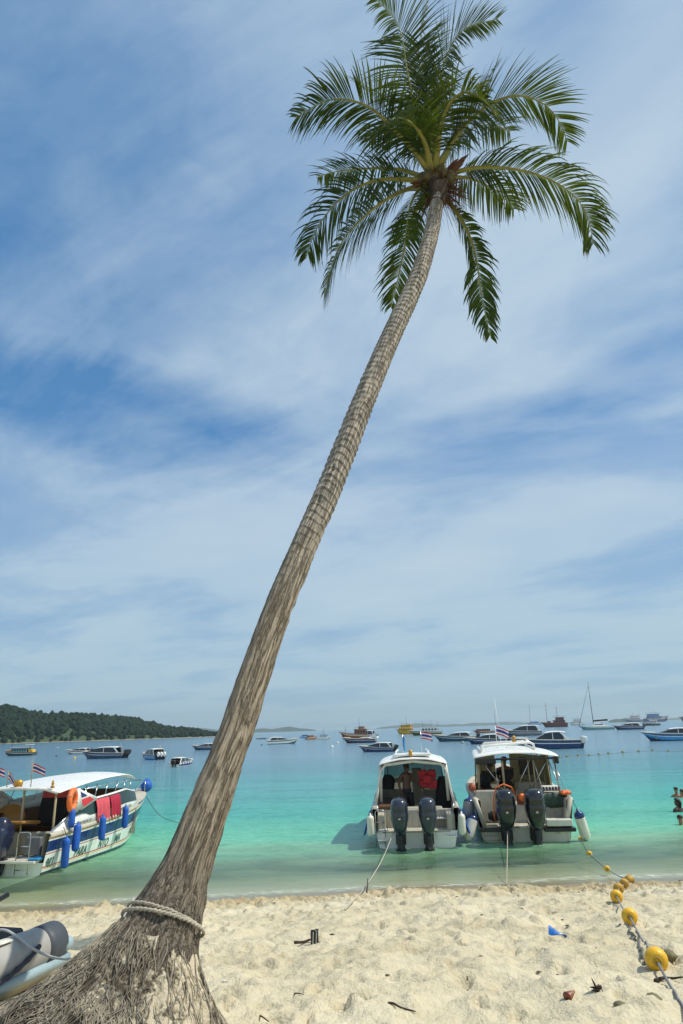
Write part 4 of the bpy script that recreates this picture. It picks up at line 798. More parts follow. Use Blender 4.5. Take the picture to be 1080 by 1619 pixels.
flag(B, (-.42, 2.6, 2.4), .78, .46, .26, .15, .05, .35, pmat=WH); mb = MB(); mb.tube([(-.1, 2.7, 2.4), (-.1, 2.7, 2.78)], .012, 6); mb.tube([(-.22, 3.4, 2.5), (-.30, 3.6, 4.1)], [.012, .005], 6); mb.split('aerial', WH, B)
mb = MB(); mb.lathe([(0, -.1), (.05, -.09), (.07, -.04), (.04, .02), (.06, .07), (.03, .12), (0, .13)], 12, 0, c=(.14, 2.5, 2.72)); mb.build('lamp_ornament', BRASS, B)
mb = MB(); mb.lathe([(0, -.05), (.09, -.04), (.09, .03), (.05, .07), (0, .08)], 12, 0, c=(.62, 3.2, 2.62)); mb.build('satellite_dome', WH, B)
# hull name mark: a short painted monogram, as on the transom
v_, f_ = text_mesh('R.', .17, .002, .3); mb = MB(); mb.add([(.78+x, -.285-z, .25+y) for x, y, z in v_], f_, 0, False); mb.build('transom_mark', BLK, B)
for (c_, ln, r, mt, tx, ty, lb) in (((-1.50, .45, 1.14), .62, .17, [GREYV, NAVY], R(-14), R(14), 'upper grey fender with navy top, left of the cream cabin boat'), ((-1.42, .1, .72), .74, .155, [FWHITE, NAVY], R(-16), R(24), 'lower dirty white fender with navy top, left of the cream cabin boat'), ((1.50, .0, .80), .82, .145, [FWHITE, NAVY], R(8), R(-14), 'large cream fender with navy top, right stern corner of the cream cabin boat')):
    fender('fender', lb, 'fenders of the cream cabin boat', to_world(B, c_), ln, r, mt, tx, ty, rope_to=to_world(B, (c_[0]*.92, c_[1]+.05, max(c_[2]+.08, 1.12))))
mb = MB(); bmq = [(.0, -.12), (.07, -.1), (.115, -.03), (.115, .03), (.07, .1), (.03, .13), (0, .14)]; mb.lathe(bmq, 14); o = mb.build('ball_fender', paint('red_brown_float', (.32, .07, .03), .5, .2)); o.location = to_world(B, (-1.40, .55, 1.42)); tag(o, 'red brown ball float hanging above the grey fenders of the cream cabin boat', 'float')
Q = dict(SIT)
person('person in dark clothes seated facing away in the middle of the cream cabin boat', to_world(B, (-.28, 2.0, 1.28)), R(-8), Q, clothes=[shirt(DARKC), shorts(DARKC, .9)], hands=False)
Q2 = dict(SIT); Q2.update(chest=(.10, .03, .40), neckb=(.17, .05, .52), neck=(.2, .06, .58), chin=(.23, .08, .64), shL=(-.0, .03, .53), shR=(.33, .06, .49), elL=(-.08, .2, .3), elR=(.4, .2, .28))
person('person in dark clothes leaning at the left inside the cream cabin boat', to_world(B, (-.95, 1.8, 1.22)), R(10), Q2, clothes=[shirt(DARKC), shorts(DARKC, .9)], hands=False)
# mooring lines from the two sterns to the sand
def line(name, pts, r, m, label, cat='rope', sag=0.):
    mb = MB(); n = len(pts); P2 = spline([tuple(p) for p in pts], 30 if n > 2 else 16); mb.tube([Vector(p)+Vector((0, 0, -sag*math.sin(math.pi*i/(len(P2)-1)))) for i, p in enumerate(P2)], r, 6); o = mb.build(name, m); tag(o, label, cat); return o
q = on_sand(578, 1413); q2 = on_sand(546, 1440)
line('mooring_rope', [to_world(A, (-.62, -.02, .46)), to_world(A, (-.62, -.02, .46)).lerp(q, .5)+Vector((0, 0, -.05)), q+Vector((0, 0, .12)), q2+Vector((0, 0, .015))], .011, ROPE, 'pale rope from the stern of the boat with the standing man to the sand')
q3 = on_z(801, 1399, 0); q3.z = sand_z(q3.x, q3.y)+.02
line('mooring_rope', [to_world(B, (-.50, -.05, .42)), to_world(B, (-.5, -.05, .42)).lerp(q3, .5)+Vector((0, 0, -.04)), q3], .010, ROPE, 'thin pale rope from the stern of the cream cabin boat into the shallows')
# ============ boat C : open tour boat at the left, bow seaward
sc_ = on_z(66, 1386, 0); bw = on_z(206, 1322, 0); hc_ = math.atan2(bw.x-1.1*0-sc_.x+1.15, bw.y-sc_.y)-R(2.6)
C = empty('tour_boat', (0, 0, 0), -hc_); C.scale = (1, .86, 1); C.location = (sc_.x-1.16*math.cos(hc_), sc_.y+1.16*math.sin(hc_), 0); tag(C, 'white open tour boat with blue stripes, long white canopy and crimson towels on its rail', 'tour boat'); bpy.context.view_layer.update()
HC = dict(L=9.4, B=2.75, zst=.92, zbow=1.42, rake=1.5)
mb = MB(); hull(mb, HC, [(.06, 1), (.13, 0), (.15, 3), (.17, 0), (.20, 4), (.50, 0), (.525, 4), (.56, 0), (.84, 1), (.89, 0), (.93, 5), (.96, 0), (1., 2)], 0, 30); transom(mb, HC, .30); mb.build('hull', [paint('mint_white_gelcoat', (.70, .75, .69), .25, .08, sc=1., dirt=.22), NAVY, SKYB, YEL, RED, ORG], C)
mb = MB(); shell_in(mb, HC, .0, .62, .14, .36); foredeck(mb, HC, .60, step=.05); mb.box((0, .9, .62), (2.0, .14, .56), bev=.04); mb.build('cockpit', LINER, C)
# topside coaming above the sheer, with the window band
def cw(t, up): w, zs, *_r = hull_sec(t, **HC); return w, zs
mb = MB(); gl = MB(); 
for sg in (-1, 1):
    rg_ = []; gg = []
    for i in range(24):
        t = .03+.575*i/23; w, zs = cw(t, 0); y = HC['L']*t; hgt = .62*min(1, max(0, (t-.01)/.19))**1.2*(1-.30*max(0, (t-.5)/.1))
        rg_.append([(sg*(w-.0), y, zs), (sg*(w-.03), y, zs+hgt*.34), (sg*(w-.10), y, zs+hgt), (sg*(w-.17), y, zs+hgt), (sg*(w-.15), y, zs)])
        if .11 < t: 
            b0 = min(1, (t-.11)/.12); gg.append([(sg*(w-.018), y, zs+hgt*(.94-.58*b0)), (sg*(w-.085), y, zs+hgt*.95)])
    mb.loft(rg_, 0, True, True); gl.loft(gg)
mb.build('coaming', WH, C); gl.build('window', paint('smoked_window_green', (.012, .035, .032), .12, .1), C)
mb = MB(); roof(mb, .55, 6.0, lambda f: 1.16-.12*f**2, lambda f: 2.06+.26*math.sin(min(f*1.5, 1)*1.57)-.22*max(0, (f-.8)/.2)**2, .12, .03, n=20); mb.tube([(-1.14, .5, 2.08), (-.8, .45, 2.2), (0, .42, 2.24), (.8, .45, 2.2), (1.14, .5, 2.08)], .055, 8); mb.build('canopy', WH, C)
mb = MB()
for (x, y) in ((-1.0, .75), (.12, .62), (1.02, .62)): mb.tube([(x, y, .4), (x+.02, y-.02, 2.15)], .032, 8)
mb.split('canopy_post', POST, C)
mb = MB()
for sg in (-1, 1):
    for y in (2.3, 3.0, 3.7, 4.4, 5.0, 5.5): mb.tube([(sg*1.12, y-.25, 1.58), (sg*1.08, y, 2.16)], .016, 6)
    mb.tube([(sg*1.18, 1.8, 1.9), (sg*1.16, 2.4, 1.68), (sg*1.12, 3.4, 1.66), (sg*1.08, 4.8, 1.75), (sg*1.0, 5.6, 1.8)], .016, 6); mb.tube([(sg*1.2, .1, .95), (sg*1.25, .9, 1.28), (sg*1.24, 1.5, 1.62)], .02, 6)
    mb.tube([(sg*1.0, 6.0, 1.2), (sg*.9, 6.4, 1.7), (sg*.35, 8.6, 1.85), (0, 9.1, 1.85)], .018, 6); mb.tube([(sg*.5, 8.2, 1.4), (sg*.5, 8.2, 1.8)], .014, 6)
mb.split('hand_rail', STEEL, C)
mb = MB(); sg = 1
for sg in (-1, 1): mb.loft([[(sg*1.31, 1.9, 1.35), (sg*1.30, 2.3, 1.5), (sg*1.17, 2.35, 2.12), (sg*1.17, 1.9, 2.1)], [(sg*1.25, 1.9, 1.35), (sg*1.24, 2.3, 1.5), (sg*1.12, 2.35, 2.12), (sg*1.12, 1.9, 2.1)]], 0, True, True); mb.loft([[(sg*1.315, 2.2, 1.40), (sg*1.30, 3.2, 1.66), (sg*1.30, 3.2, 1.72), (sg*1.19, 2.25, 2.1)], [(sg*1.27, 2.2, 1.40), (sg*1.26, 3.2, 1.66), (sg*1.26, 3.2, 1.72), (sg*1.14, 2.25, 2.1)]], 0, True, True)
mb.v = [(x, y-.62, z) for x, y, z in mb.v]; mb.split('side_arch', WH, C)
mb = MB(); mb.add([(1.335, 2.28, 1.50), (1.318, 2.95, 1.67), (1.29, 2.72, 1.80), (1.255, 2.28, 1.74)], [(0, 1, 2, 3)], 0, False); mb.add([(1.25, 2.28, 1.80), (1.275, 2.60, 1.84), (1.21, 2.28, 2.02)], [(0, 1, 2)], 1, False); mb.v = [(x, y-.62, z) for x, y, z in mb.v]; mb.build('arch_stripes', [RED, NAVY], C)
mb = MB(); mb.box((-.45, .62, 1.16), (1.75, .95, .09), bev=.03, rot=Matrix.Rotation(R(-6), 3, 'X')); mb.lathe([(.0, -.05), (.42, -.05), (.44, 0), (.42, .05), (0, .05)], 20, 0, Matrix.Rotation(R(80), 3, 'X'), (-.75, 1.6, 1.2)); mb.split('seat', TAN, C)
mb = MB(); mb.box((-.3, 2.6, .66), (1.9, .5, .5), bev=.05); mb.box((-.3, 4.2, .66), (1.9, .5, .5), bev=.05); mb.box((-1.0, 3.2, .9), (.12, 4.0, .9), bev=.04); mb.split('bench', BRW, C)
mb = MB(); mb.box((-.2, 5.9, 1.2), (2.0, .1, 1.1), bev=.04); mb.build('bulkhead', BRW, C)
mb = MB(); mb.box((0, .2, .34), (2.1, .9, .05), bev=.01); mb.box((.98, .1, .40), (.28, .55, .05), 1, bev=.02); mb.box((.62, .55, .62), (.42, .3, .42), 2, bev=.03); mb.split('swim_platform', [CRM, SKYB, GRY], C)
for x, tl_ in ((-.68, 32), (.05, 26)): motor(C, x, -.02, .34, paint('engine_cowl_navy', (.012, .018, .045), .25, .15, coat=.4), R(-tl_), 1.0, COWLS)
mb = MB(); mb.box((.0, -.5, .46), (.2, .5, .14), rot=Matrix.Rotation(R(-30), 3, 'X'), bev=.03); mb.build('motor_bracket', COWLS, C)
ladder(C, .66, -.12, .05, 1.0, .34)
mb = MB()
for x in (-1.02, .98): mb.lathe([(0, -.12), (.05, -.11), (.06, -.06), (.02, -.03), (.045, .02), (.02, .08), (.03, .1), (0, .16)], 10, 0, c=(x, .48, 2.34))
mb.split('brass_finial', BRASS, C)
flag(C, (-.80, .6, 2.2), .80, .30, .26, .2, .06, .5, pmat=POST); flag(C, (-.38, .6, 2.2), .60, .28, .24, .2, .06, 1.3, pmat=POST); flag(C, (.30, .6, 2.2), .84, .36, .25, .2, .05, .5, pmat=POST)
mb = MB(); mb.lathe([(0, -.12), (.1, -.11), (.12, 0), (.1, .1), (0, .12)], 12, 0, c=(.0, .5, 2.4)); mb.build('beacon_lamp', BRASS, C)
def along(t, f, out=.0): p = hull_pt(t, f, HC, out); return p
def decal(body, size, t0, f0, mat, name, slope=1., shear=.25, H=HC, root=C, zup=1., f1=None, xs=1.):
    """lettering laid on the starboard topside; runs aft to forward as seen from outside"""
    v, f = text_mesh(body, size, .0, shear, bold=.004); mb = MB(); Lq = H['L']; vv = []
    for x, y, z in v:
        t = t0+x*xs/Lq; w, zs, wc, zc, zk, yy, rk = hull_sec(t, **H); ff = f0+y/(zs-zc)*zup; p = hull_pt(t, ff, H, .014); vv.append(p)
    mb.add(vv, f, 0, False); return mb.build(name, mat, root)
decal('PARA', .26, .165, .20, GRN, 'hull_lettering', zup=1.15, xs=1.1); decal('NTO', .26, .315, .21, GRN, 'hull_lettering', zup=1.15, xs=1.1); decal('MA', .26, .43, .22, GRN, 'hull_lettering', zup=1.15, xs=1.2); decal('A', .26, .57, .24, GRN, 'hull_lettering', zup=1.1, xs=1.4); decal('983', .30, .008, .16, GRN, 'hull_number', zup=1.0, xs=.85)
def decal2(body, size, t0, up, mat, xs=1.):
    v, f = text_mesh(body, size, .0, .0, bold=.002); mb = MB(); vv = []
    for x, y, z in v:
        t = t0+x*xs/HC['L']; w, zs = cw(t, 0); h = .62*.34; k = (up+y)/h; vv.append((w-.0-.03*k+.013, HC['L']*t, zs+up+y))
    mb.add(vv, f, 0, False); mb.build('topside_lettering', GRY, C)
decal2('MARINE LP', .10, .16, .06, GRY, 1.5); decal2('COVE & CAPE', .10, .45, .06, GRY, 1.3)
# blue fenders along the starboard side
for i, (t, f, ln, r, tx, ty, lb) in enumerate(((.065, .85, .72, .095, 4, 2, 'blue cylindrical fender lowest at the stern corner of the open tour boat'), (.115, 1.15, .66, .095, -12, -2, 'blue cylindrical fender tilted, second from the stern of the open tour boat'), (.27, 1.15, .62, .09, -7, -2, 'blue cylindrical fender near the middle of the open tour boat'), (.43, 1.2, .60, .088, -3, 0, 'blue cylindrical fender nearest the bow of the open tour boat'))):
    p = hull_pt(t, f, HC, .16); fender('fender', lb, 'blue fenders along the tour boat', to_world(C, p), ln, r, [FBLUE], R(tx), R(ty), rope_to=to_world(C, hull_pt(t, 1.0, HC, .02)+Vector((0, .0, .12))))
for (c_, s_, lb) in (((.42, 8.55, 1.50), .20, 'blue covered ball fender on the bow of the open tour boat, aft of the two'), ((.16, 9.25, 1.55), .15, 'blue covered ball fender at the very tip of the bow of the open tour boat')):
    mb = MB(); mb.lathe([(0, -1.1), (.6, -.95), (.95, -.4), (1, 0), (.9, .5), (.5, .9), (.2, 1.1), (0, 1.12)], 14, 0, Matrix.Rotation(R(60), 3, 'X')@Matrix.Scale(s_, 3)); o = mb.build('ball_fender', FBLUE); o.location = to_world(C, c_); tag(o, lb, 'fender', 'blue ball fenders at the bow')
mb = MB(); mb.lathe([(0, -.25), (.07, -.23), (.09, -.1), (.08, .1), (.05, .22), (0, .24)], 10); o = mb.build('blue_float_bag', FBLUE); o.location = to_world(C, (1.36, .95, 1.22)); tag(o, 'dark blue bag tied to the rail below the orange lifebuoy', 'bag')
mb = MB(); mb.torus((0, 0, 0), .27, .082, Matrix.Rotation(R(90), 3, 'X')@Matrix.Identity(3), 28, 12)
o = mb.build('lifebuoy', BUOYO); o.location = to_world(C, (1.30, 1.02, 1.64)); o.rotation_euler = (0, 0, -hc_-R(78)); o.scale = (.86,)*3; tag(o, 'orange ring lifebuoy hanging on the side arch of the open tour boat', 'lifebuoy')
k = MB()
for a in (0.4, 1.97, 3.54, 5.1): k.torus((.27*math.cos(a), 0, .27*math.sin(a)), .086, .012, Matrix.Rotation(-a, 3, 'Y'), 14, 5)
k.tube([(-.3, -.0, .1), (-.34, -.02, -.2), (-.28, -.02, -.42), (-.1, -.02, -.4)], .010, 5); k.build('grab_line', ROPE, o)
for (t0, t1, z1, lb) in ((.265, .355, .72, 'faded crimson towel hung over the rail of the tour boat, the one nearer the stern'), (.36, .435, .74, 'deep crimson towel hung over the rail of the tour boat, the one nearer the bow')):
    mb = MB(); rings = []
    for i in range(18):
        g_ = i/17; t = t0+(t1-t0)*g_; w, zs = cw(t, 0); y = HC['L']*t; top = zs+.70; fold = .022*math.sin(g_*22)+.012*math.sin(g_*9+2)
        rings.append([(w-.16+o_*.1, y, top-.30) if 0 else (w+xo+fold*k_, y, top+zo) for xo, zo, k_ in ((-.22, -.35, 1), (-.17, -.05, .5), (-.10, 0, .1), (-.035, -.06, .4), (.005, -.3, 1), (.02, -.55-.05*math.sin(g_*5), 1.3), (.03, -z1-.03*math.sin(g_*7), 1.5))])
    mb.loft(rings); o = mb.build('towel', CLOTHR if t0 > .35 else paint('faded_towel_cloth', (.55, .075, .10), .85, .12, sc=6, bump=.6)); o.matrix_world = C.matrix_world; tag(o, lb, 'towel', 'towels drying on the tour boat')
mb = MB(); rings = []
for i in range(9):
    f = i/8; rings.append([(.45+.5*math.cos(a)*(1+.1*math.sin(3*a+f*5)), 1.9+.2*math.sin(a), 2.1-1.15*f) for a in [2*math.pi*j/14 for j in range(14)]])
mb.loft(rings, 0, True, True); mb.m = [1 if (i//14) % 8 < 2 else 0 for i in range(len(mb.f))]; o = mb.build('hanging_jackets', [DARKC, RED]); o.matrix_world = C.matrix_world; tag(o, 'cluster of dark and red jackets hanging under the canopy of the open tour boat', 'jackets')
line('mooring_rope', [to_world(C, (.1, 9.2, 1.2)), to_world(C, (.5, 9.9, .4)), to_world(C, (1.2, 10.6, .02))], .010, ROPED, 'dark rope dropping from the bow of the open tour boat into the water')

for o in [x for x in COL.objects if x.type == 'MESH' and (x.parent == C or (x.parent and x.parent.parent == C and x.name.startswith('flag')) or x.name.startswith(('towel', 'hanging_jackets')))]:
    if o.name.startswith(('hull', 'outboard', 'topside', 'coaming', 'window')) or o.location.length > 1e-6 and o.parent == C: continue
    for v in o.data.vertices:
        if v.co.z > 1.15: v.co.z = 1.15+(v.co.z-1.15)*.76
if 'DBG' in globals():
    for t in (0, .05, .1, .15, .2, .3, .4, .5, .6, .8, 1.): print('C', t, [round(v) for v in proj(to_world(C, hull_pt(t, .9, HC)))], [round(v) for v in proj(to_world(C, hull_pt(t, 0., HC)))])
    print('dir', hc_, 'rail', on_z(0, 1555, 1.2), on_z(105, 1505, 1.2), 'sand', on_sand(75, 1545), on_sand(0, 1590), at_depth(88, 1487, 6.))
# ---------------------------------------------------------------- boats out in the bay
def span(px0, px1, pyw, hd, aspect_b=.27):
    """world place and length of a boat seen between two columns with its waterline at pyw"""
    c = on_z((px0+px1)/2, pyw, 0); a = math.atan2(c.x, c.y); d = c.y*math.cos(PITCH)-CAMZ*math.sin(PITCH); wm = (px1-px0)*d/F*math.cos(a)
    L = wm/(abs(math.sin(hd-a))+aspect_b*abs(math.cos(hd-a))); return c, L
GLF = paint('far_window_dark', (.02, .03, .04), .12, .1); AWN = paint('white_canvas', (.62, .64, .64), .7, .08)
def bay_root(name, label, cat, px0, px1, pyw, hd, group=None):
    hd = R(hd); c, L = span(px0, px1, pyw, hd); o = empty(name, (0, 0, 0), -hd); o.location = (c.x-math.sin(hd)*L*.46, c.y-math.cos(hd)*L*.46, 0); o.scale = (L/10,)*3; tag(o, label, cat, group); return o
def bay_speed(label, px0, px1, pyw, hd, hullm, band, y0=1.2, y1=7.2, topz=2.05, motors=2, cowl=COWLB, fl=True, topm=WH, sheer=(1.0, 1.35), fend=0, cat='speedboat', antenna=0, B=2.9):
    topz -= .18; sheer = (sheer[0]+.02, sheer[1]+.18)
    o = bay_root('speedboat', label, cat, px0, px1, pyw, hd, 'speedboats anchored in the bay'); H = dict(L=10., B=B, zst=sheer[0], zbow=sheer[1])
    mb = MB(); hull(mb, H, [(.12, 1), (.55, 0), (.62, 2), (.86, 1), (.93, 0), (1., 2)], 1, 18); transom(mb, H, .55, 1); mb.build('hull', [band, hullm, WH], o)
    mb = MB(); shell_in(mb, H, 0, .74, .16, .5, n=10); foredeck(mb, H, .72, n=8, step=.08); mb.build('cockpit', LINER, o)
    n = 12; rings = []; wf = lambda f: (B/2-.12)*(1-.16*f**2)
    for i in range(n):
        f = i/(n-1); y = y0+(y1-y0)*f; w = wf(f); zt = topz-.02; k = 1 if f < .55 else 1-(f-.55)/.45; zt = sheer[0]+.12+(zt-sheer[0]-.12)*(k**.7); rings.append([(-w, y, sheer[0]), (-w*.86, y, zt), (0, y, zt+.08*k), (w*.86, y, zt), (w, y, sheer[0])])
    mb = MB(); mb.loft(rings, smooth=False); mb.build('window', GLF, o)
    mb = MB(); roof(mb, y0-.35, y0+(y1-y0)*.66, lambda f: (B/2-.2)*(1-.10*f*f), lambda f: topz+.06*math.sin(f*3.1)-.10*f**6, .10, .09, n=8); mb.build('hard_top', topm, o)
    for sg in (-1, 1):
        mb = MB(); mb.loft([[(sg*(B/2-.10), y0-.9, sheer[0]), (sg*(B/2-.10), y0-.45, sheer[0]), (sg*(B/2-.16), y0-.45, sheer[0])], [(sg*(B/2-.26), y0+.1, topz+.05), (sg*(B/2-.26), y0+.5, topz+.05), (sg*(B/2-.32), y0+.5, topz+.05)]], 0, True, True, False); mb.build('rear_arch', topm, o)
        mb = MB()
        for q in (.38,): y = y0+(y1-y0)*q; mb.box((sg*(wf(q)*.94+.005), y, sheer[0]+(topz-sheer[0])*.5), (.05, .10, topz-sheer[0]), rot=Matrix.Rotation(R(-8)*sg, 3, 'Y'))
        mb.build('window_pillar', topm, o)
    for k in range(motors): motor(o, (k-(motors-1)/2)*.72, -.05, .75, cowl, R(12), 1.15, None, det=False)
    if fl: flag(o, (.3, 1.2, topz), .9, .55, .36, .6, .05, .3)
    if antenna: mb = MB(); mb.tube([(0, 2.5, topz), (-.1, 2.3, topz+antenna)], .03, 5); mb.build('aerial', BLK, o)
    for k in range(fend):
        for sg in (-1, 1): mb = MB(); mb.lathe([(0, -.3), (.1, -.25), (.12, 0), (.1, .25), (0, .3)], 8, 0, c=(sg*(B/2+.1), 1+k*1.3, .75)); mb.build('fender', FBLUE, o)
    return o
def bay_work(name, label, cat, px0, px1, pyw, hd, hullm, housem, decks=1, h0=(1.1, 1.9), house=(2.2, 6.4), masts=(), roofm=None, B=2.9, rail=True, trim=None, boxes=(), deckh=1.5, group=None, crosstree=False):
    o = bay_root(name, label, cat, px0, px1, pyw, hd, group); H = dict(L=10., B=B, zst=h0[0], zbow=h0[1]); trim = trim or WH
    mb = MB(); hull(mb, H, [(.6, 0), (.72, 1), (.92, 0), (1., 1)], 0, 18); w, zs, wc, zc, zk, *_ = hull_sec(0, **H); transom(mb, H, zs*.999, 0); mb.build('hull', [hullm, trim], o)
    mb = MB(); shell_in(mb, H, 0, .85, .1, h0[0]-.15, n=12); foredeck(mb, H, .84, n=6); mb.build('deck', WOOD if housem is not WH else LINER, o)
    z = h0[0]-.1; y0, y1 = house; w = B/2-.28
    for dk in range(decks):
        mb = MB(); mb.box((0, (y0+y1)/2, z+deckh/2), (2*w, y1-y0, deckh), 0, bev=.05)
        n = max(3, int((y1-y0)/.75))
        for sg in (-1, 1):
            for i in range(n): mb.box((sg*(w+.004), y0+(i+.5)*(y1-y0)/n, z+deckh*.60), (.03, (y1-y0)/n*.66, deckh*.40), 1)
        for sg in (-1, 1): mb.box((sg*w*.45, y1+.004, z+deckh*.6), (w*.7, .03, deckh*.42), 1); mb.box((sg*w*.5, y0-.004, z+deckh*.45), (w*.5, .03, deckh*.7), 1)
        mb.build('cabin', [housem, GLF], o); mb = MB(); mb.box((0, (y0+y1)/2-.1, z+deckh+.04), (2*w+.35, y1-y0+.7, .09), 0, bev=.03); mb.build('roof', roofm or housem, o); z += deckh+.09; y0 += .35; y1 -= .9; w -= .1
    if rail:
        mb = MB(); yy0, yy1 = house[0]-.1, house[1]-.2
        for sg in (-1, 1):
            mb.tube([(sg*(w+.1), y_, z+.55) for y_ in (yy0, yy1)], .03, 4)
            for i in range(7): mb.tube([(sg*(w+.1), yy0+(yy1-yy0)*i/6, z), (sg*(w+.1), yy0+(yy1-yy0)*i/6, z+.55)], .03, 4)
        mb.build('rail', STEEL, o)
    for (y, ht, rad) in masts:
        mb = MB(); mb.tube([(0, y, h0[0]-.2), (0, y-.02*ht, h0[0]+ht)], [rad, rad*.6], 6)
        if crosstree:
            for q in (.62, .84): mb.tube([(-.6*(1.5-q), y, h0[0]+ht*q), (.6*(1.5-q), y, h0[0]+ht*q)], rad*.6, 5); mb.tube([(0, y-.5*(1.5-q), h0[0]+ht*q), (0, y+.5*(1.5-q), h0[0]+ht*q)], rad*.5, 5)
        mb.build('mast', WOOD if crosstree else BLK, o)
    for (c_, d_, mt) in boxes: mb = MB(); mb.box(c_, d_, bev=.05); mb.build('deck_box', mt, o)
    return o
# left bay
bay_work('ferry', 'small blue green wooden ferry moored farthest left under the headland', 'ferry', 1, 61, 1194.5, -82, paint('dark_teal_wood', (.02, .05, .05), .6), paint('sea_green_cabin', (.14, .26, .27), .6), 1, (.85, 1.25), (2.0, 6.6), ((1.4, 3.2, .05), (7.3, 2.9, .05)), AWN, boxes=(((0, .9, 1.2), (1.6, 1.2, .8), YEL), ((0, 7.7, 1.4), (1.2, .8, .4), ORG), ((0, 1.7, 2.9), (2.0, 1.6, .09), AWN)), deckh=1.4, group='wooden boats anchored in the bay')
bay_speed('maroon speedboat half hidden behind the long navy speedboat under the headland', 100, 148, 1192, -78, MAR, WH, topz=1.9, cowl=BLK)
bay_speed('long navy speedboat with white hard top lying side on under the headland', 122, 205, 1199, -80, NAVY, DKT, y0=1.5, y1=8.2, topz=2.2, motors=3, fl=True)
bay_speed('blue speedboat with white engine cowls, stern showing, right of the long navy one', 217, 263, 1200.5, -38, NAVY, SKYB, y0=1.1, y1=6.8, topz=2.3, motors=3, cowl=WH)
bay_speed('white speedboat with rows of blue fenders, just left of the palm trunk', 267, 312, 1211, 14, WH, NAVY, y0=.9, y1=6.4, topz=2.1, motors=2, fend=4, B=3.1)
bay_speed('low dark speedboat with white hard top half hidden behind the palm trunk', 300, 352, 1185.5, -84, DKT, NAVY, y0=1.2, y1=7.5, topz=1.95, motors=2, cowl=WH, fl=False)
# middle
bay_work('small_boat', 'tiny dark open boat just right of the palm trunk on the horizon', 'boat', 404, 423, 1168.5, 80, DKT, WH, 1, (.8, 1.2), (3, 5), (), AWN, rail=False, deckh=.8)
bay_speed('white and teal cabin cruiser with long flat bow, nearest the palm trunk on its right', 420, 474, 1176, 82, TEALH, WH, y0=1.0, y1=6.4, topz=1.95, motors=0, fl=False)
bay_work('work_boat', 'light blue wooden boat behind the small orange brown one on the horizon', 'boat', 473, 492, 1166.5, 75, SKYB, SKYB, 1, (1.2, 1.9), (2, 6.5), (), AWN, rail=False, B=3.6, group='wooden boats anchored in the bay')
bay_work('work_boat', 'small orange brown wooden boat on the horizon between the blue one and the white yacht', 'boat', 482, 503, 1169, 60, WOODO, WOODO, 1, (1.5, 2.3), (1.5, 6.), (), WOOD, rail=False, B=3.8, group='wooden boats anchored in the bay')
bay_work('motor_yacht', 'white motor yacht with dark blue awning and mast beside the small orange brown boat', 'yacht', 500, 525, 1169, 100, WH, WH, 1, (1.3, 1.9), (2, 7), ((4.5, 5.5, .12),), CLOTHB, B=3.2)
bay_work('wooden_boat', 'orange brown wooden junk like boat with high bow and thin masts, mid bay', 'boat', 534, 590, 1167, -75, WOODO, paint('brown_wood_cabin', (.24, .085, .03), .6, .3, sc=1), 1, (1.0, 1.9), (1.2, 4.6), ((7.6, 2.6, .06), (3.4, 4.4, .06)), WOOD, boxes=(((0, 2.6, 2.9), (1.6, 1.6, .7), WOOD),), group='wooden boats anchored in the bay')
bay_speed('white motor cruiser with upswept cabin behind the maroon boat in mid bay', 563, 600, 1166.5, -70, WH, WH, y0=2., y1=7.5, topz=3.0, motors=0, B=3.4, sheer=(1.4, 1.9), antenna=1.2)
bay_speed('low maroon speedboat just below the orange brown wooden boat', 539, 598, 1174.5, -78, MAR, DKT, y0=1.5, y1=6., topz=1.45, motors=0)
bay_speed('dark slate blue speedboat with black outboards, lowest left of the yellow boat', 563, 629, 1188.5, -66, DKT, NAVY, y0=1.0, y1=7.0, topz=2.15, motors=2, fl=True)
bay_work('tour_boat', 'bright yellow two deck tour boat with dark hull line, mid bay', 'tour boat', 625, 664, 1160.5, -68, YEL, YEL, 2, (1.2, 1.9), (2.5, 8), ((5, 6.0, .06),), YEL, B=3.2, deckh=1.25, trim=paint('brown_trim', (.10, .04, .02), .6), group='tour boats anchored in the bay')
bay_work('tour_boat', 'long dark green boat with low white cabin moored beside the yellow tour boat', 'tour boat', 645, 702, 1162.5, -76, paint('olive_green_hull', (.07, .10, .02), .5, .2), WH, 1, (.95, 1.5), (1.2, 5.6), ((3, 3.2, .04), (5.4, 2.9, .04), (1.0, 2.8, .04)), AWN, group='tour boats anchored in the bay', deckh=1.2)
bay_speed('dark teal speedboat with grey top, right of the long green boat', 684, 756, 1172, -78, TEALH, DKT, y0=1.4, y1=6.6, topz=1.95, motors=2, fl=False)
bay_work('wooden_boat', 'flat brown wooden boat with pale awning beyond the dark teal speedboat', 'boat', 747, 784, 1158.5, -84, WOODO, WOOD, 1, (.8, 1.1), (2, 8), (), AWN, deckh=.9, rail=False, group='wooden boats anchored in the bay')
bay_speed('navy speedboat with low white cabin behind the roof of the cream cabin boat', 735, 806, 1176, -78, NAVY, DKT, y0=2., y1=7.2, topz=2.1, motors=1, fl=False, antenna=5.5)
bay_speed('grey blue speedboat with white and dark striped cabin and a tall thin mast behind it', 793, 860, 1163, -80, DKT, GRY, y0=1.0, y1=7.4, topz=2.4, motors=0, fl=False, antenna=5.)
bay_speed('large dark blue speedboat with short white hard top just beyond the cream cabin boat', 806, 924, 1184, -82, DKT, NAVY, y0=2.3, y1=6.2, topz=2.35, motors=2, cowl=AWN, fl=False, B=2.7, sheer=(1.15, 1.4))
bay_work('light_blue_boat', 'small light blue boat on the horizon left of the dark red masted ship', 'boat', 832, 858, 1146, -85, SKYB, SKYB, 1, (1.0, 1.4), (2, 7), (), SKYB, rail=False, deckh=1.1)
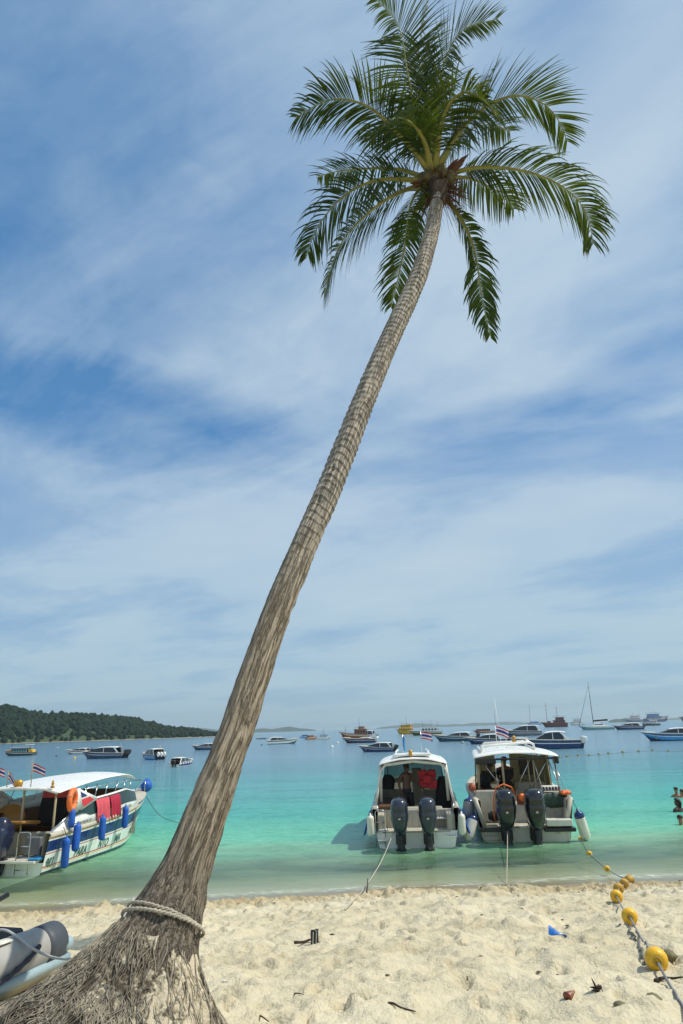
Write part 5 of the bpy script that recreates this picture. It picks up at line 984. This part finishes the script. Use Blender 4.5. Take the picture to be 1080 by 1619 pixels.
bay_work('sailing_ship', 'dark red wooden sailing ship with two bare masts on the horizon', 'ship', 855, 900, 1149.5, -80, paint('dark_red_ship', (.10, .018, .014), .6, .2), paint('dark_red_cabin', (.13, .022, .018), .6, .2), 2, (1.5, 1.8), (.8, 5.0), ((7.2, 7.6, .09), (3.4, 6.2, .09)), MAR, B=2.6, deckh=.95, crosstree=True, trim=MAR, boxes=(((0, 6.6, 1.9), (1.6, 1.2, .6), MAR),))
bay_work('motor_yacht', 'bright white two deck motor yacht on the horizon beside the catamaran', 'yacht', 899, 928, 1146.5, -70, WH, WH, 2, (1.2, 1.9), (2.5, 7.5), ((4, 4.2, .05),), WH, deckh=1.0)
# catamaran
c, Lc = span(914, 972, 1153.5, R(-82)); o = empty('catamaran', (0, 0, 0), R(82)); o.location = (c.x+Lc*.46, c.y-.1*Lc, 0); o.scale = (Lc/10,)*3; tag(o, 'white sailing catamaran with one very tall bare mast and dark sail cover', 'catamaran')
for sg in (-1, 1):
    H = dict(L=10., B=1.1, zst=.8, zbow=1.15); mb = MB(); hull(mb, H, [(.7, 0), (1., 1)], 0, 14); transom(mb, H, .75); mb.v = [(x+sg*2., y, z) for x, y, z in mb.v]; mb.build('hull', [paint('pale_teal_hull', (.12, .28, .27), .35), WH], o)
mb = MB(); mb.box((0, 3.9, .95), (4.4, 4.8, .35), bev=.1); mb.box((0, 4.1, 1.45), (3.2, 3.2, .75), 0, taper=.8, bev=.1)
for sg in (-1, 1): mb.box((sg*1.46, 4.1, 1.5), (.04, 2.4, .26), 1, rot=Matrix.Rotation(R(-22)*sg, 3, 'Y'))
mb.build('deck_house', [WH, GLF], o)
mb = MB(); mb.tube([(0, 5.4, 1.2), (0, 5.4, 13.9)], [.10, .06], 6); mb.tube([(-.7, 5.4, 6.5), (.7, 5.4, 6.5)], .04, 5); mb.build('mast', BLK, o)
mb = MB(); mb.tube([(0, 5.3, 2.5), (0, 1.2, 2.7)], [.16, .2], 8, flat=1.3); mb.build('sail_cover', DARKC, o); mb = MB(); mb.tube([(0, 9.6, 1.1), (0, 5.5, 12.6)], [.07, .035], 5); mb.build('furled_sail', BLK, o); mb = MB(); mb.box((0, 2.4, 2.05), (2.6, 2.0, .08)); mb.build('bimini', AWN, o)
bay_speed('dark navy speedboat with white roof just right of the catamaran', 967, 1020, 1153.5, -84, DKT, NAVY, y0=1.2, y1=7.4, topz=2.1, motors=2, fl=False)
bay_work('passenger_boat', 'blue passenger boat with red roof on the horizon, left of the far pair', 'boat', 985, 1022, 1141.5, -80, NAVY, WH, 2, (1.1, 1.8), (2.2, 7.), ((5, 3.4, .05), (2, 3.2, .05)), CLOTHR, deckh=.8, group='passenger boats on the horizon')
bay_work('passenger_boat', 'long dark blue passenger boat with sharp bow, right of the far pair', 'boat', 1016, 1062, 1141, 80, NAVY, SKYB, 2, (1.2, 2.0), (1.2, 6.0), ((4, 3.2, .05),), NAVY, deckh=.75, group='passenger boats on the horizon')
bay_work('fishing_boat', 'small white and black fishing boat in front of the far blue passenger boats', 'boat', 1014, 1046, 1147, -60, BLK, WH, 1, (1.0, 2.1), (1.6, 5.2), ((3, 4.2, .06),), WH, deckh=1.7, B=3.2)
bay_speed('large blue speedboat with white roof cut by the right edge of the picture', 1012, 1108, 1171, -80, DKT, SKYB, y0=1.2, y1=6.6, topz=2.25, motors=2, fl=False, sheer=(1.2, 1.5))
bay_work('passenger_boat', 'dark blue boat bow at the far right edge of the picture on the horizon', 'boat', 1073, 1120, 1142, -82, NAVY, DKT, 2, (1.4, 2.2), (3, 8.), (), NAVY, deckh=.9, group='passenger boats on the horizon')
bay_work('small_boat', 'tiny white boat under the headland shore left of centre', 'boat', 86, 94, 1182, -80, WH, WH, 1, (.9, 1.2), (3, 6), (), WH, rail=False, deckh=.8)
# mooring buoys and the far line of floats
mb = MB(); mb.lathe([(0, -1.), (.5, -.85), (.85, -.5), (1, 0), (.85, .5), (.5, .85), (.2, 1.), (.15, 1.25), (0, 1.28)], 12)
def ball(px, py, dpx, mt, lb, grp, nm='mooring_buoy', cat='buoy'):
    q = on_z(px, py, 0); d = (q-CAM).dot(_F); r = max(dpx*d/F/2, .05); o = mb.build(nm, mt); o.location = (q.x, q.y, r*.35); o.scale = (r, r, r); tag(o, lb, cat, grp); return o
for (px, py, dp, mt, lb) in ((525, 1182, 5, FWHITE, 'larger white mooring buoy below the orange brown wooden boat'), (534, 1175, 3.5, FWHITE, 'smaller white mooring buoy just above the larger one in mid bay'), (732, 1175.5, 5, paint('grey_buoy', (.3, .32, .33), .5), 'grey mooring buoy left of the navy speedboat with low white cabin'), (414, 1178, 2.5, BLK, 'small dark buoy just right of the palm trunk below the white and teal cruiser'), (118, 1199, 4, YEL, 'pale yellow buoy at the bow of the long navy speedboat'), (89, 1196, 3, BLK, 'small dark buoy left of the long navy speedboat'), (683, 1171.5, 3, BLK, 'small dark buoy at the bow of the dark teal speedboat')): ball(px, py, dp, mt, lb, 'mooring buoys in the bay')
LF = ((885, 1198, 3.4), (896.7, 1197, 4.4), (914, 1195.3, 4), (931, 1194.5, 3.5), (947, 1193.2, 3.8), (962, 1191.8, 4), (984.7, 1190, 4.4), (1010, 1188.5, 4), (1032, 1187, 3.8), (1057, 1188, 3.6))
OLV = paint('weathered_float_yellow', (.22, .19, .05), .6, .3)
ordn = ['nearest the cream cabin boat', 'second from the cream cabin boat', 'third from the cream cabin boat', 'fourth from the cream cabin boat', 'fifth from the cream cabin boat', 'fifth from the right end', 'fourth from the right end', 'third from the right end', 'second from the right end', 'last at the right end']
for (px, py, dp), w_ in zip(LF, ordn): ball(px, py, dp, OLV, 'small float of the distant line, '+w_, 'distant line of floats', 'rope_float', 'float')
mb2 = MB(); mb2.tube([on_z(px, py, 0)+Vector((0, 0, .0)) for px, py, _ in LF]+[on_z(1090, 1188, 0)], .02, 5); tag(mb2.build('float_line_rope', ROPED), 'thin dark rope joining the distant line of small floats', 'rope')
# ---------------------------------------------------------------- yellow floats on their rope, from the boat up the beach
FY = paint('yellow_float', (.74, .42, .012), .42, .14, sc=9, bump=.15, dirt=.2); FYO = paint('dull_yellow_float', (.46, .27, .03), .6, .3, sc=9, bump=.3, dirt=.5)
fl = [(918, 1329, 0, .085), (932, 1353, 0, .09), (960, 1377, 0, .09), (996, 1397, 1, .11), (988, 1403, 1, .11), (979, 1412, 1, .115), (976, 1426, 1, .115), (997, 1460, 1, .105), (1040, 1533, 1, .105)]
fl = [(a, b, c, d*.76) for a, b, c, d in fl]; cen_ = []
for px, py, sd2, r in fl:
    q = on_sand(px, py) if sd2 else on_z(px, py-2, 0); q = Vector(q)+Vector((0, 0, r*.82 if sd2 else r*.25)); cen_.append(q)
lbs = ['yellow float at the foot of the big cream fender, first on the rope', 'yellow float in the water, second from the cream cabin boat', 'yellow float in the shallows, last one before the sand', 'dull yellow float at the water edge, farthest right of the cluster', 'dull yellow float of the cluster, beside the farthest right one', 'dull yellow float of the cluster, third from the water', 'orange yellow float, lowest of the cluster at the water edge', 'yellow float alone on the sand, second nearest the camera', 'bright yellow float nearest the camera, biggest looking on the rope']
endp = at_depth(1105, 1625, 3.7); nodes = [to_world(B, (1.62, -.1, .1))]+cen_+[endp]
for i, (q, (px, py, sd2, r)) in enumerate(zip(cen_, fl)):
    a = nodes[i]; b = nodes[i+2]; d = (b-a).normalized()
    if i in (3, 5): d = Vector((math.cos(i*2.2), math.sin(i*2.2), .1)).normalized()
    mb = MB(); pr = [(.022, -.095), (.05, -.10), (.08, -.085), (.097, -.05), (.103, 0), (.097, .05), (.08, .085), (.05, .10), (.022, .095)]; mb.lathe([(a_*r/.103, b_*r/.103) for a_, b_ in pr], 24)
    o = mb.build('rope_float', FY if i in (0, 1, 2, 6, 7, 8) else FYO); o.location = q; o.rotation_mode = 'QUATERNION'; o.rotation_quaternion = d.to_track_quat('Z', 'Y'); tag(o, lbs[i], 'float', 'yellow floats on the swimming line'); k = MB(); k.torus((0, 0, .098*r/.103), .024, .009, n=14, k=6); k.torus((0, 0, -.098*r/.103), .024, .009, n=14, k=6); k.split('hub', FYO, o)
    mb = None
rp_ = []
for i in range(len(nodes)-1):
    a, b = nodes[i], nodes[i+1]; n = 14 if i < 4 or i > 6 else 6
    for k in range(n): g = k/n; p = a.lerp(b, g)+Vector((0, 0, -.03*math.sin(math.pi*g))); p.z = max(p.z, .01 if p.y > shore_y(p.x) else sand_z(p.x, p.y)+.012); rp_.append(p)
rp_.append(nodes[-1]); mb = MB(); 
for ph in (0, 2.09, 4.18):
    pts = []
    l = 0
    for i in range(len(rp_)-1):
        n = max(2, int((rp_[i+1]-rp_[i]).length/.022)) if rp_[i].y < 12 else 2
        for k in range(n):
            p = rp_[i].lerp(rp_[i+1], k/n); l += (rp_[i+1]-rp_[i]).length/n; an = l*90+ph; pts.append(p+Vector((math.cos(an)*.0055, 0, math.sin(an)*.0055)))
    mb.tube(pts, .006, 5)
tag(mb.build('float_rope', paint('blue_grey_rope', (.20, .21, .21), .8, .25, sc=30)), 'grey twisted rope threaded through the yellow floats up the beach', 'rope')
# a slack second line lying crumpled on the sand below
pts = []
for px, py in ((992, 1462), (994, 1474), (1001, 1482), (1003, 1493), (1011, 1500), (1014, 1510), (1019, 1517), (1022, 1524)):
    q = on_sand(px, py); pts.append(q+Vector((rnd.uniform(-.02, .02), 0, .012)))
P2 = spline([tuple(p) for p in pts], 60); mb = MB(); mb.tube([(x+.012*math.sin(i*1.1), y+.015*math.sin(i*1.7), sand_z(x, y)+.012) for i, (x, y, z) in enumerate(P2)], .009, 5); tag(mb.build('slack_line', paint('grey_brown_cord', (.14, .13, .11), .9, .3)), 'dark crumpled cord lying on the sand under the yellow float rope', 'cord')
# ---------------------------------------------------------------- things on the sand
def sunk(px, py, dz=0.): q = on_sand(px, py); return Vector((q.x, q.y, q.z+dz))
q = sunk(497, 1494); mb = MB(); rings = []
for i in range(7): f = i/6; rings.append([(math.cos(a)*(.062+.006*math.sin(3*a+i)), math.sin(a)*.035, -.03+.235*f+(.012*math.sin(a*2) if i == 6 else 0)) for a in [2*math.pi*k/12 for k in range(12)]])
mb.loft(rings, 0, True, True); o = mb.build('stump_post', BLK); o.location = q; o.rotation_euler = (0, R(3), R(10)); o.scale = (.66,)*3; tag(o, 'short black stub of a post standing in the sand', 'post stub')
mb = MB(); mb.box((-.028, -.040, .09), (.010, .01, .19)); mb.box((.022, -.040, .09), (.010, .01, .17)); mb.build('pale_strip', FWHITE, o)
def twig(pts, r, lb, mt=None):
    mb = MB(); P3 = [sunk(px, py, .006+h) for px, py, h in pts]; n = len(P3); mb.tube([tuple(v) for v in spline([tuple(p) for p in P3], n*4)], [r*(1-.6*i/(n*4-1)) for i in range(n*4)], 6); o = mb.build('twig', mt or paint('dark_twig', (.045, .03, .02), .9, .3, sc=20)); tag(o, lb, 'twig'); return o
twig([(466, 1491, 0), (480, 1492, .01), (492, 1490, .02), (497, 1493, .0)], .016, 'dark driftwood stick lying left of the black post stub'); twig([(503, 1493, .01), (513, 1494, .012), (520, 1495, 0)], .011, 'short dark stick lying right of the black post stub')
twig([(614, 1588, .0), (622, 1594, .02), (634, 1598, .012), (657, 1601, 0)], .009, 'thin dark twig on the sand below the black post stub, lower middle of the beach'); twig([(399, 1607, 0), (412, 1611, .01), (425, 1617, 0)], .007, 'small thin twig at the bottom of the beach right of the roots')
twig([(1036, 1552, .0), (1050, 1551, .012), (1064, 1551, .01), (1080, 1549, .01)], .013, 'brown stick on the sand below the biggest yellow float'); twig([(578, 1421, .0), (581, 1414, .10), (582, 1407, .20)], .02, 'dark bent stick standing where the pale mooring rope meets the sand'); twig([(466, 1572, .0), (474, 1575, .01), (480, 1574, 0)], .005, 'tiny twig on the sand between the palm roots and the lower middle')
# blue plastic shard: a curved, broken strip
q = sunk(882, 1483); mb = MB(); rings = []
for i in range(11):
    f = i/10; w = .105*(1-.75*f**1.6)*(1+.08*math.sin(i*2.4)); rings.append([(-.10+.20*f+.03*f*f, -w*.5+.03*f, .02+.05*math.sin(f*3.1)), (-.095+.20*f, 0, .055+.07*(1-f)), (-.10+.20*f, w*.6, .12*(1-f)+.01)])
o1 = MB(); o1.loft(rings); o1.loft([[(x, y, z-.004) for x, y, z in r] for r in rings]); o = o1.build('blue_plastic_shard', paint('blue_plastic', (.02, .15, .50), .3, .15)); o.location = q+Vector((0, 0, -.01)); o.rotation_euler = (R(15), 0, R(-25)); o.scale = (.78,)*3; tag(o, 'broken curved piece of blue plastic lying on the sand', 'plastic piece')
# striped shell
q = sunk(903, 1579, .012); mb = MB(); rings = []
for i in range(16):
    f = i/15; r = .030*(1-f)**.8*(1+.10*math.sin(f*26))+.001; rings.append([(-.035+.085*f, r*math.cos(a), r*math.sin(a)*.9+.012) for a in [2*math.pi*k/14 for k in range(14)]])
mb.loft(rings, 0, True, True); mb.m = [1 if (i//14) % 4 in (1,) else 0 for i in range(len(mb.f))]; o = mb.build('sea_shell', [paint('shell_brown', (.22, .055, .025), .35, .2), paint('shell_cream', (.55, .42, .26), .4, .1)]); o.location = q; o.rotation_euler = (0, R(-12), R(35)); tag(o, 'small brown and cream striped cone shell on the sand', 'shell')
# dark husk scrap
q = sunk(945, 1569); mb = MB()
for i in range(14): a = rnd.random()*6.28; mb.tube([(0, 0, .01), (math.cos(a)*.03, math.sin(a)*.02, .02+rnd.random()*.03), (math.cos(a)*.055-.01, math.sin(a)*.04, rnd.random()*.05+.005)], [.014, .011, .003], 5)
mb.tube([(0, 0, .02), (-.02, .01, .07), (-.035, .02, .11)], [.012, .02, .004], 5, flat=.4); o = mb.build('husk_scrap', paint('dark_husk', (.035, .018, .010), .9, .3)); o.location = q; o.scale = (.7,)*3; tag(o, 'dark curled scrap of coconut husk on the sand right of the striped shell', 'husk scrap')
def stone(px, py, s, mt, lb, nm='stone', cat='stone'):
    q = sunk(px, py); mb = MB(); mb.add([Vector((v.x*s, v.y*s*.8, v.z*s*.6))*(1+.3*mnoise.noise(v*1.5+Vector((px, 0, 0)))) for v in ico], icf, 0); o = mb.build(nm, mt); o.location = q+Vector((0, 0, s*.15)); tag(o, lb, cat)
STN = paint('olive_stone', (.17, .155, .085), .9, .3, sc=20, bump=.5); stone(1032, 1581, .05, STN, 'olive grey stone in the sand near the lower right corner'); stone(1058, 1513, .06, STN, 'grey stone half buried right of the biggest yellow float'); stone(738, 1549, .035, paint('brown_stone', (.12, .09, .05), .9, .3, sc=20, bump=.5), 'brown stone in the hollow at the lower middle of the beach'); stone(980, 1590, .035, STN, 'small stone between the striped shell and the lower right corner'); stone(1079, 1397, .09, BLK, 'black lump at the water edge on the right edge of the picture', 'dark_lump', 'lump')
mb = MB()
for k in range(420):
    x = rnd.uniform(-3.5, 8); y = rnd.uniform(3.6, 14.8)
    if rnd.random() < .45: y = shore_y(x)-rnd.gauss(2.2, .8)
    if shore_y(x)-y < .6: continue
    z = sand_z(x, y); s_ = rnd.uniform(.006, .017)*(1+.05*y); a = rnd.random()*6.28; mb.add([Vector((v[0]*math.cos(a)*rnd.uniform(1, 2.2)-v[1]*math.sin(a), v[0]*math.sin(a)+v[1]*math.cos(a), v[2]*.5))*s_+Vector((x, y, z+s_*.2)) for v in ((1, 0, 0), (.2, .8, .1), (-1, .1, 0), (-.1, -.7, .1), (0, 0, .9), (0, 0, -.6))], [(0, 1, 4), (1, 2, 4), (2, 3, 4), (3, 0, 4), (1, 0, 5), (2, 1, 5), (3, 2, 5), (0, 3, 5)], rnd.choice((0, 0, 0, 1, 1, 2)), False)
tag(mb.build('beach_litter', [paint('dark_chips', (.07, .05, .03), .9, .4, sc=30), paint('coral_chips', (.62, .58, .50), .8, .2, sc=30), paint('ochre_chips', (.30, .20, .09), .9, .3, sc=30)]), kind='stuff')
# ---------------------------------------------------------------- swimmers at the right edge
SW = dict(pelvis=(0, 0, 0), waist=(0, 0, .15), chest=(0, .0, .33), neckb=(0, -.01, .48), neck=(0, 0, .55), chin=(0, .015, .62), shL=(-.19, 0, .46), elL=(-.25, .08, .20), wrL=(-.20, .30, .10), shR=(.19, 0, .46), elR=(.25, .08, .20), wrR=(.20, .30, .10), hiL=(-.10, .05, -.03), knL=(-.14, .45, -.05), anL=(-.14, .80, -.16), hiR=(.10, .05, -.03), knR=(.14, .45, -.05), anR=(.14, .80, -.16))
for (px, py, vis, rz, sk_, lg, lb, cl, mt) in ((1070.5, 1260, .40, 150, SKIN, False, 'bather with short dark hair farthest out at the right edge, wet shoulders above the water', 0, None), (1080, 1261, .34, 60, SKIN, False, 'bather half cut by the right edge beside the one farthest out', 0, None), (1073, 1283, .46, 40, SKIND, True, 'bather with long black hair seen from behind, second row at the right edge', 1, DARKC), (1077, 1304, .29, 165, SKIN, False, 'bather nearest the beach with face turned back, only the head above water', 0, None)):
    q = on_z(px, py, 0); J = dict(SW); person(lb, (q.x, q.y, vis-.83), R(rz), J, cat='swimmer', skin=sk_, hairlong=lg, group='bathers at the right edge', clothes=[shirt(DARKC)] if cl else [shorts(NAVY, .6)], hands=False)
# ---------------------------------------------------------------- rope round the palm and the grey dinghy
l0 = float(L[int(NS*4.08/21)]); mb = MB()
for (dl, rr, k0) in ((0., .0115, 1.), (.022, .009, .3)):
    for ph in (0, 3.14):
        pts = []
        for k in range(241):
            an = 2*math.pi*k/240; l = l0-.035+dl-.03*math.cos(an)*k0-.02*math.sin(an-.3); c, r, a, b = trunk_at(l); rad = r*1.035+.012; p = c+(a*math.cos(an)+b*math.sin(an))*rad; tw = an*26+ph; pts.append(p+Vector((0, math.cos(tw), math.sin(tw)))*.005)
        mb.tube(pts, rr*.62, 6)
tag(mb.build('tie_rope', ROPE), 'thick pale rope wound twice round the base of the palm trunk', 'rope')
c, r, a, b = trunk_at(l0+.03); st_ = c+a*(r+.02)
dk = Vector(at_depth(84, 1486, 5.4)); _p0 = on_z(0, 1557, dk.z-.15); _p1 = on_z(105, 1507, dk.z-.15); dn_h = math.atan2(_p0.x-_p1.x, _p0.y-_p1.y)
D = empty('inflatable_dinghy', (0, 0, 0), -dn_h)
gz = sand_z(-2.5, 5.0); Dl = 3.1; tr_x = .62   # local: +y bow (towards lower left), stern at upper right
ax_ = Vector((math.sin(dn_h), math.cos(dn_h), 0)); stb = Vector((math.cos(dn_h), -math.sin(dn_h), 0))
# the tube nearest the palm ends at dk
sgn = -1 if stb.x < 0 else 1; base_ = dk-stb*sgn*tr_x; D.location = (base_.x, base_.y, dk.z-.60); D.rotation_euler = (R(0), R(0), -dn_h); tag(D, 'grey inflatable dinghy with pale blue rim drawn up on the sand beside the palm', 'dinghy'); bpy.context.view_layer.update()
tubeg = paint('grey_hypalon', (.33, .32, .30), .6, .10, sc=5, bump=.12, dirt=.12); tubed = paint('dark_grey_hypalon', (.05, .06, .075), .55, .12, sc=6, bump=.1); rimb = paint('pale_blue_fibreglass', (.30, .40, .44), .35, .12, sc=3, dirt=.15); hullc = paint('stained_cream_fibreglass', (.50, .46, .35), .4, .18, sc=3, dirt=.35)
TZ = .60; TR = .140
def tpath(sg):
    return [(sg*tr_x, .12, TZ-.01), (sg*tr_x, .4, TZ), (sg*tr_x, 1.0, TZ), (sg*tr_x, 1.8, TZ+.01), (sg*tr_x*.95, 2.3, TZ+.05), (sg*tr_x*.7, 2.75, TZ+.12), (sg*tr_x*.3, 3.0, TZ+.16), (0, 3.05, TZ+.17)]
for sg in (-1, 1):
    P4 = spline(tpath(sg), 60); mb = MB(); mb.tube([tuple(p) for p in P4], [TR*(1+.012*math.sin(i*.9)) for i in range(60)], 24, 0); tb = mb.build('tube', tubeg, D)
    mb = MB(); mb.tube([(sg*tr_x, y_, TZ-.01) for y_ in (.20, .13, .07, .0)], [TR+.007, TR+.008, TR+.008, TR+.006], 24); mb.build('end_wrap', tubed, tb)
    mb = MB(); M_ = Matrix.Rotation(R(90), 3, 'X'); mb.lathe([(.055, 0), (.06, .03), (.05, .09), (.03, .12), (0, .125)], 18, 0, M_, (sg*(tr_x+.09), .02, TZ-.03)); mb.build('end_cone', rimb, tb)
    mb = MB(); k2 = []
    for i in range(17): f = i/16; k2.append((sg*(tr_x+TR*math.cos(R(10)-.35*math.sin(math.pi*f)**.8)*1.02+.012), .35+.95*f, TZ+.06-.13*math.sin(math.pi*f)**.8))
    mb.tube([tuple(p) for p in spline(k2, 50)], [.016+.003*math.sin(i*1.3) for i in range(50)], 8); mb.build('grab_rope', paint('grab_cover', (.045, .045, .06), .8, .25, sc=20, bump=.6), tb)
    mb = MB(); mb.tube([(sg*(tr_x+TR*.2), .55, TZ+TR*1.0), (sg*(tr_x+TR*.2), .68, TZ+TR*1.02)], [.05, .05], 12, flat=.22); mb.build('patch', FWHITE, tb)
    for y_ in (.85, 1.35): mb = MB(); mb.torus((sg*tr_x, y_, TZ), TR+.001, .0035, Matrix.Rotation(R(90), 3, 'X'), 28, 4); mb.build('seam', tubed, tb)
mb = MB(); rings = []; rim = []
for i in range(20):
    f = i/19; y = -.06+f*2.85; w = (tr_x+.105)*(1-max(0, (f-.5)/.5)**2.2); kz = .02+.32*max(0, (f-.55)/.45)**2; rings.append([(-w, y, TZ-.125+.10*f*f), (-w*.86, y, .34+.2*f*f), (-w*.5, y, .27+kz), (0, y, .22+kz), (w*.5, y, .27+kz), (w*.86, y, .34+.2*f*f), (w, y, TZ-.125+.10*f*f)])
    rim.append([(s_*w, y, z_) for s_, (w, z_) in zip((1,)*5, ((w-.03, TZ-.17+.1*f*f), (w+.02, TZ-.165+.1*f*f), (w+.03, TZ-.10+.1*f*f), (w-.03, TZ-.085+.1*f*f), (w-.1, TZ-.12+.1*f*f)))])
mb.loft(rings); mb.add([rings[0][i] for i in range(7)], [(0, 1, 2, 3, 4, 5, 6)], 0, False); mb.build('hull', hullc, D)
for sg in (-1, 1): mb = MB(); mb.loft([[(sg*x, y, z) for x, y, z in r_] for r_ in rim], 0, True, True); mb.build('hull_rim', rimb, D)
mb = MB(); mb.box((0, .22, .52), (1.0, .05, .42), bev=.02); mb.build('transom_board', tubed, D); mb = MB(); mb.box((0, 1.4, TZ+.02), (1.0, .24, .03), bev=.01); mb.build('seat', paint('grey_seat', (.3, .3, .28), .6), D); mb = MB(); mb.box((0, 1.3, .34), (1.0, 2.2, .04)); mb.build('floor', tubed, D)
pa = at_depth(12, 1415, 6.0); mb = MB(); mb.tube([to_world(D, (-.1*sgn, 1.9, .5)), pa], [.018, .022], 8); tag(mb.build('oar', BLK), 'black shaft of an oar leaning out of the grey dinghy at the left edge', 'oar')
tp = [tuple(st_), tuple(st_+Vector((-.05, -.10, -.12)))]+[tuple(at_depth(px, py, d_)) for px, py, d_ in ((176, 1500, 4.05), (155, 1510, 4.15), (125, 1516, 4.5), (91, 1515, 4.85), (66, 1507, 4.95), (46, 1496, 4.95), (20, 1476, 5.0), (0, 1470, 5.05), (-40, 1478, 5.1))]
P5 = spline(tp, 80); mb = MB(); mb.tube([tuple(p) for p in P5], .009, 7); tag(mb.build('dinghy_painter', paint('grey_white_rope', (.42, .43, .42), .7, .15, sc=30)), 'thin grey rope running from the palm trunk across the inflatable dinghy', 'rope')
# fallen frond stem by the roots
twig([(88, 1559, .02), (72, 1563, .04), (58, 1570, .035), (44, 1580, .01)], .016, 'pale dry stem lying along the roots below the dinghy', paint('pale_dry_stem', (.36, .27, .18), .8, .2))
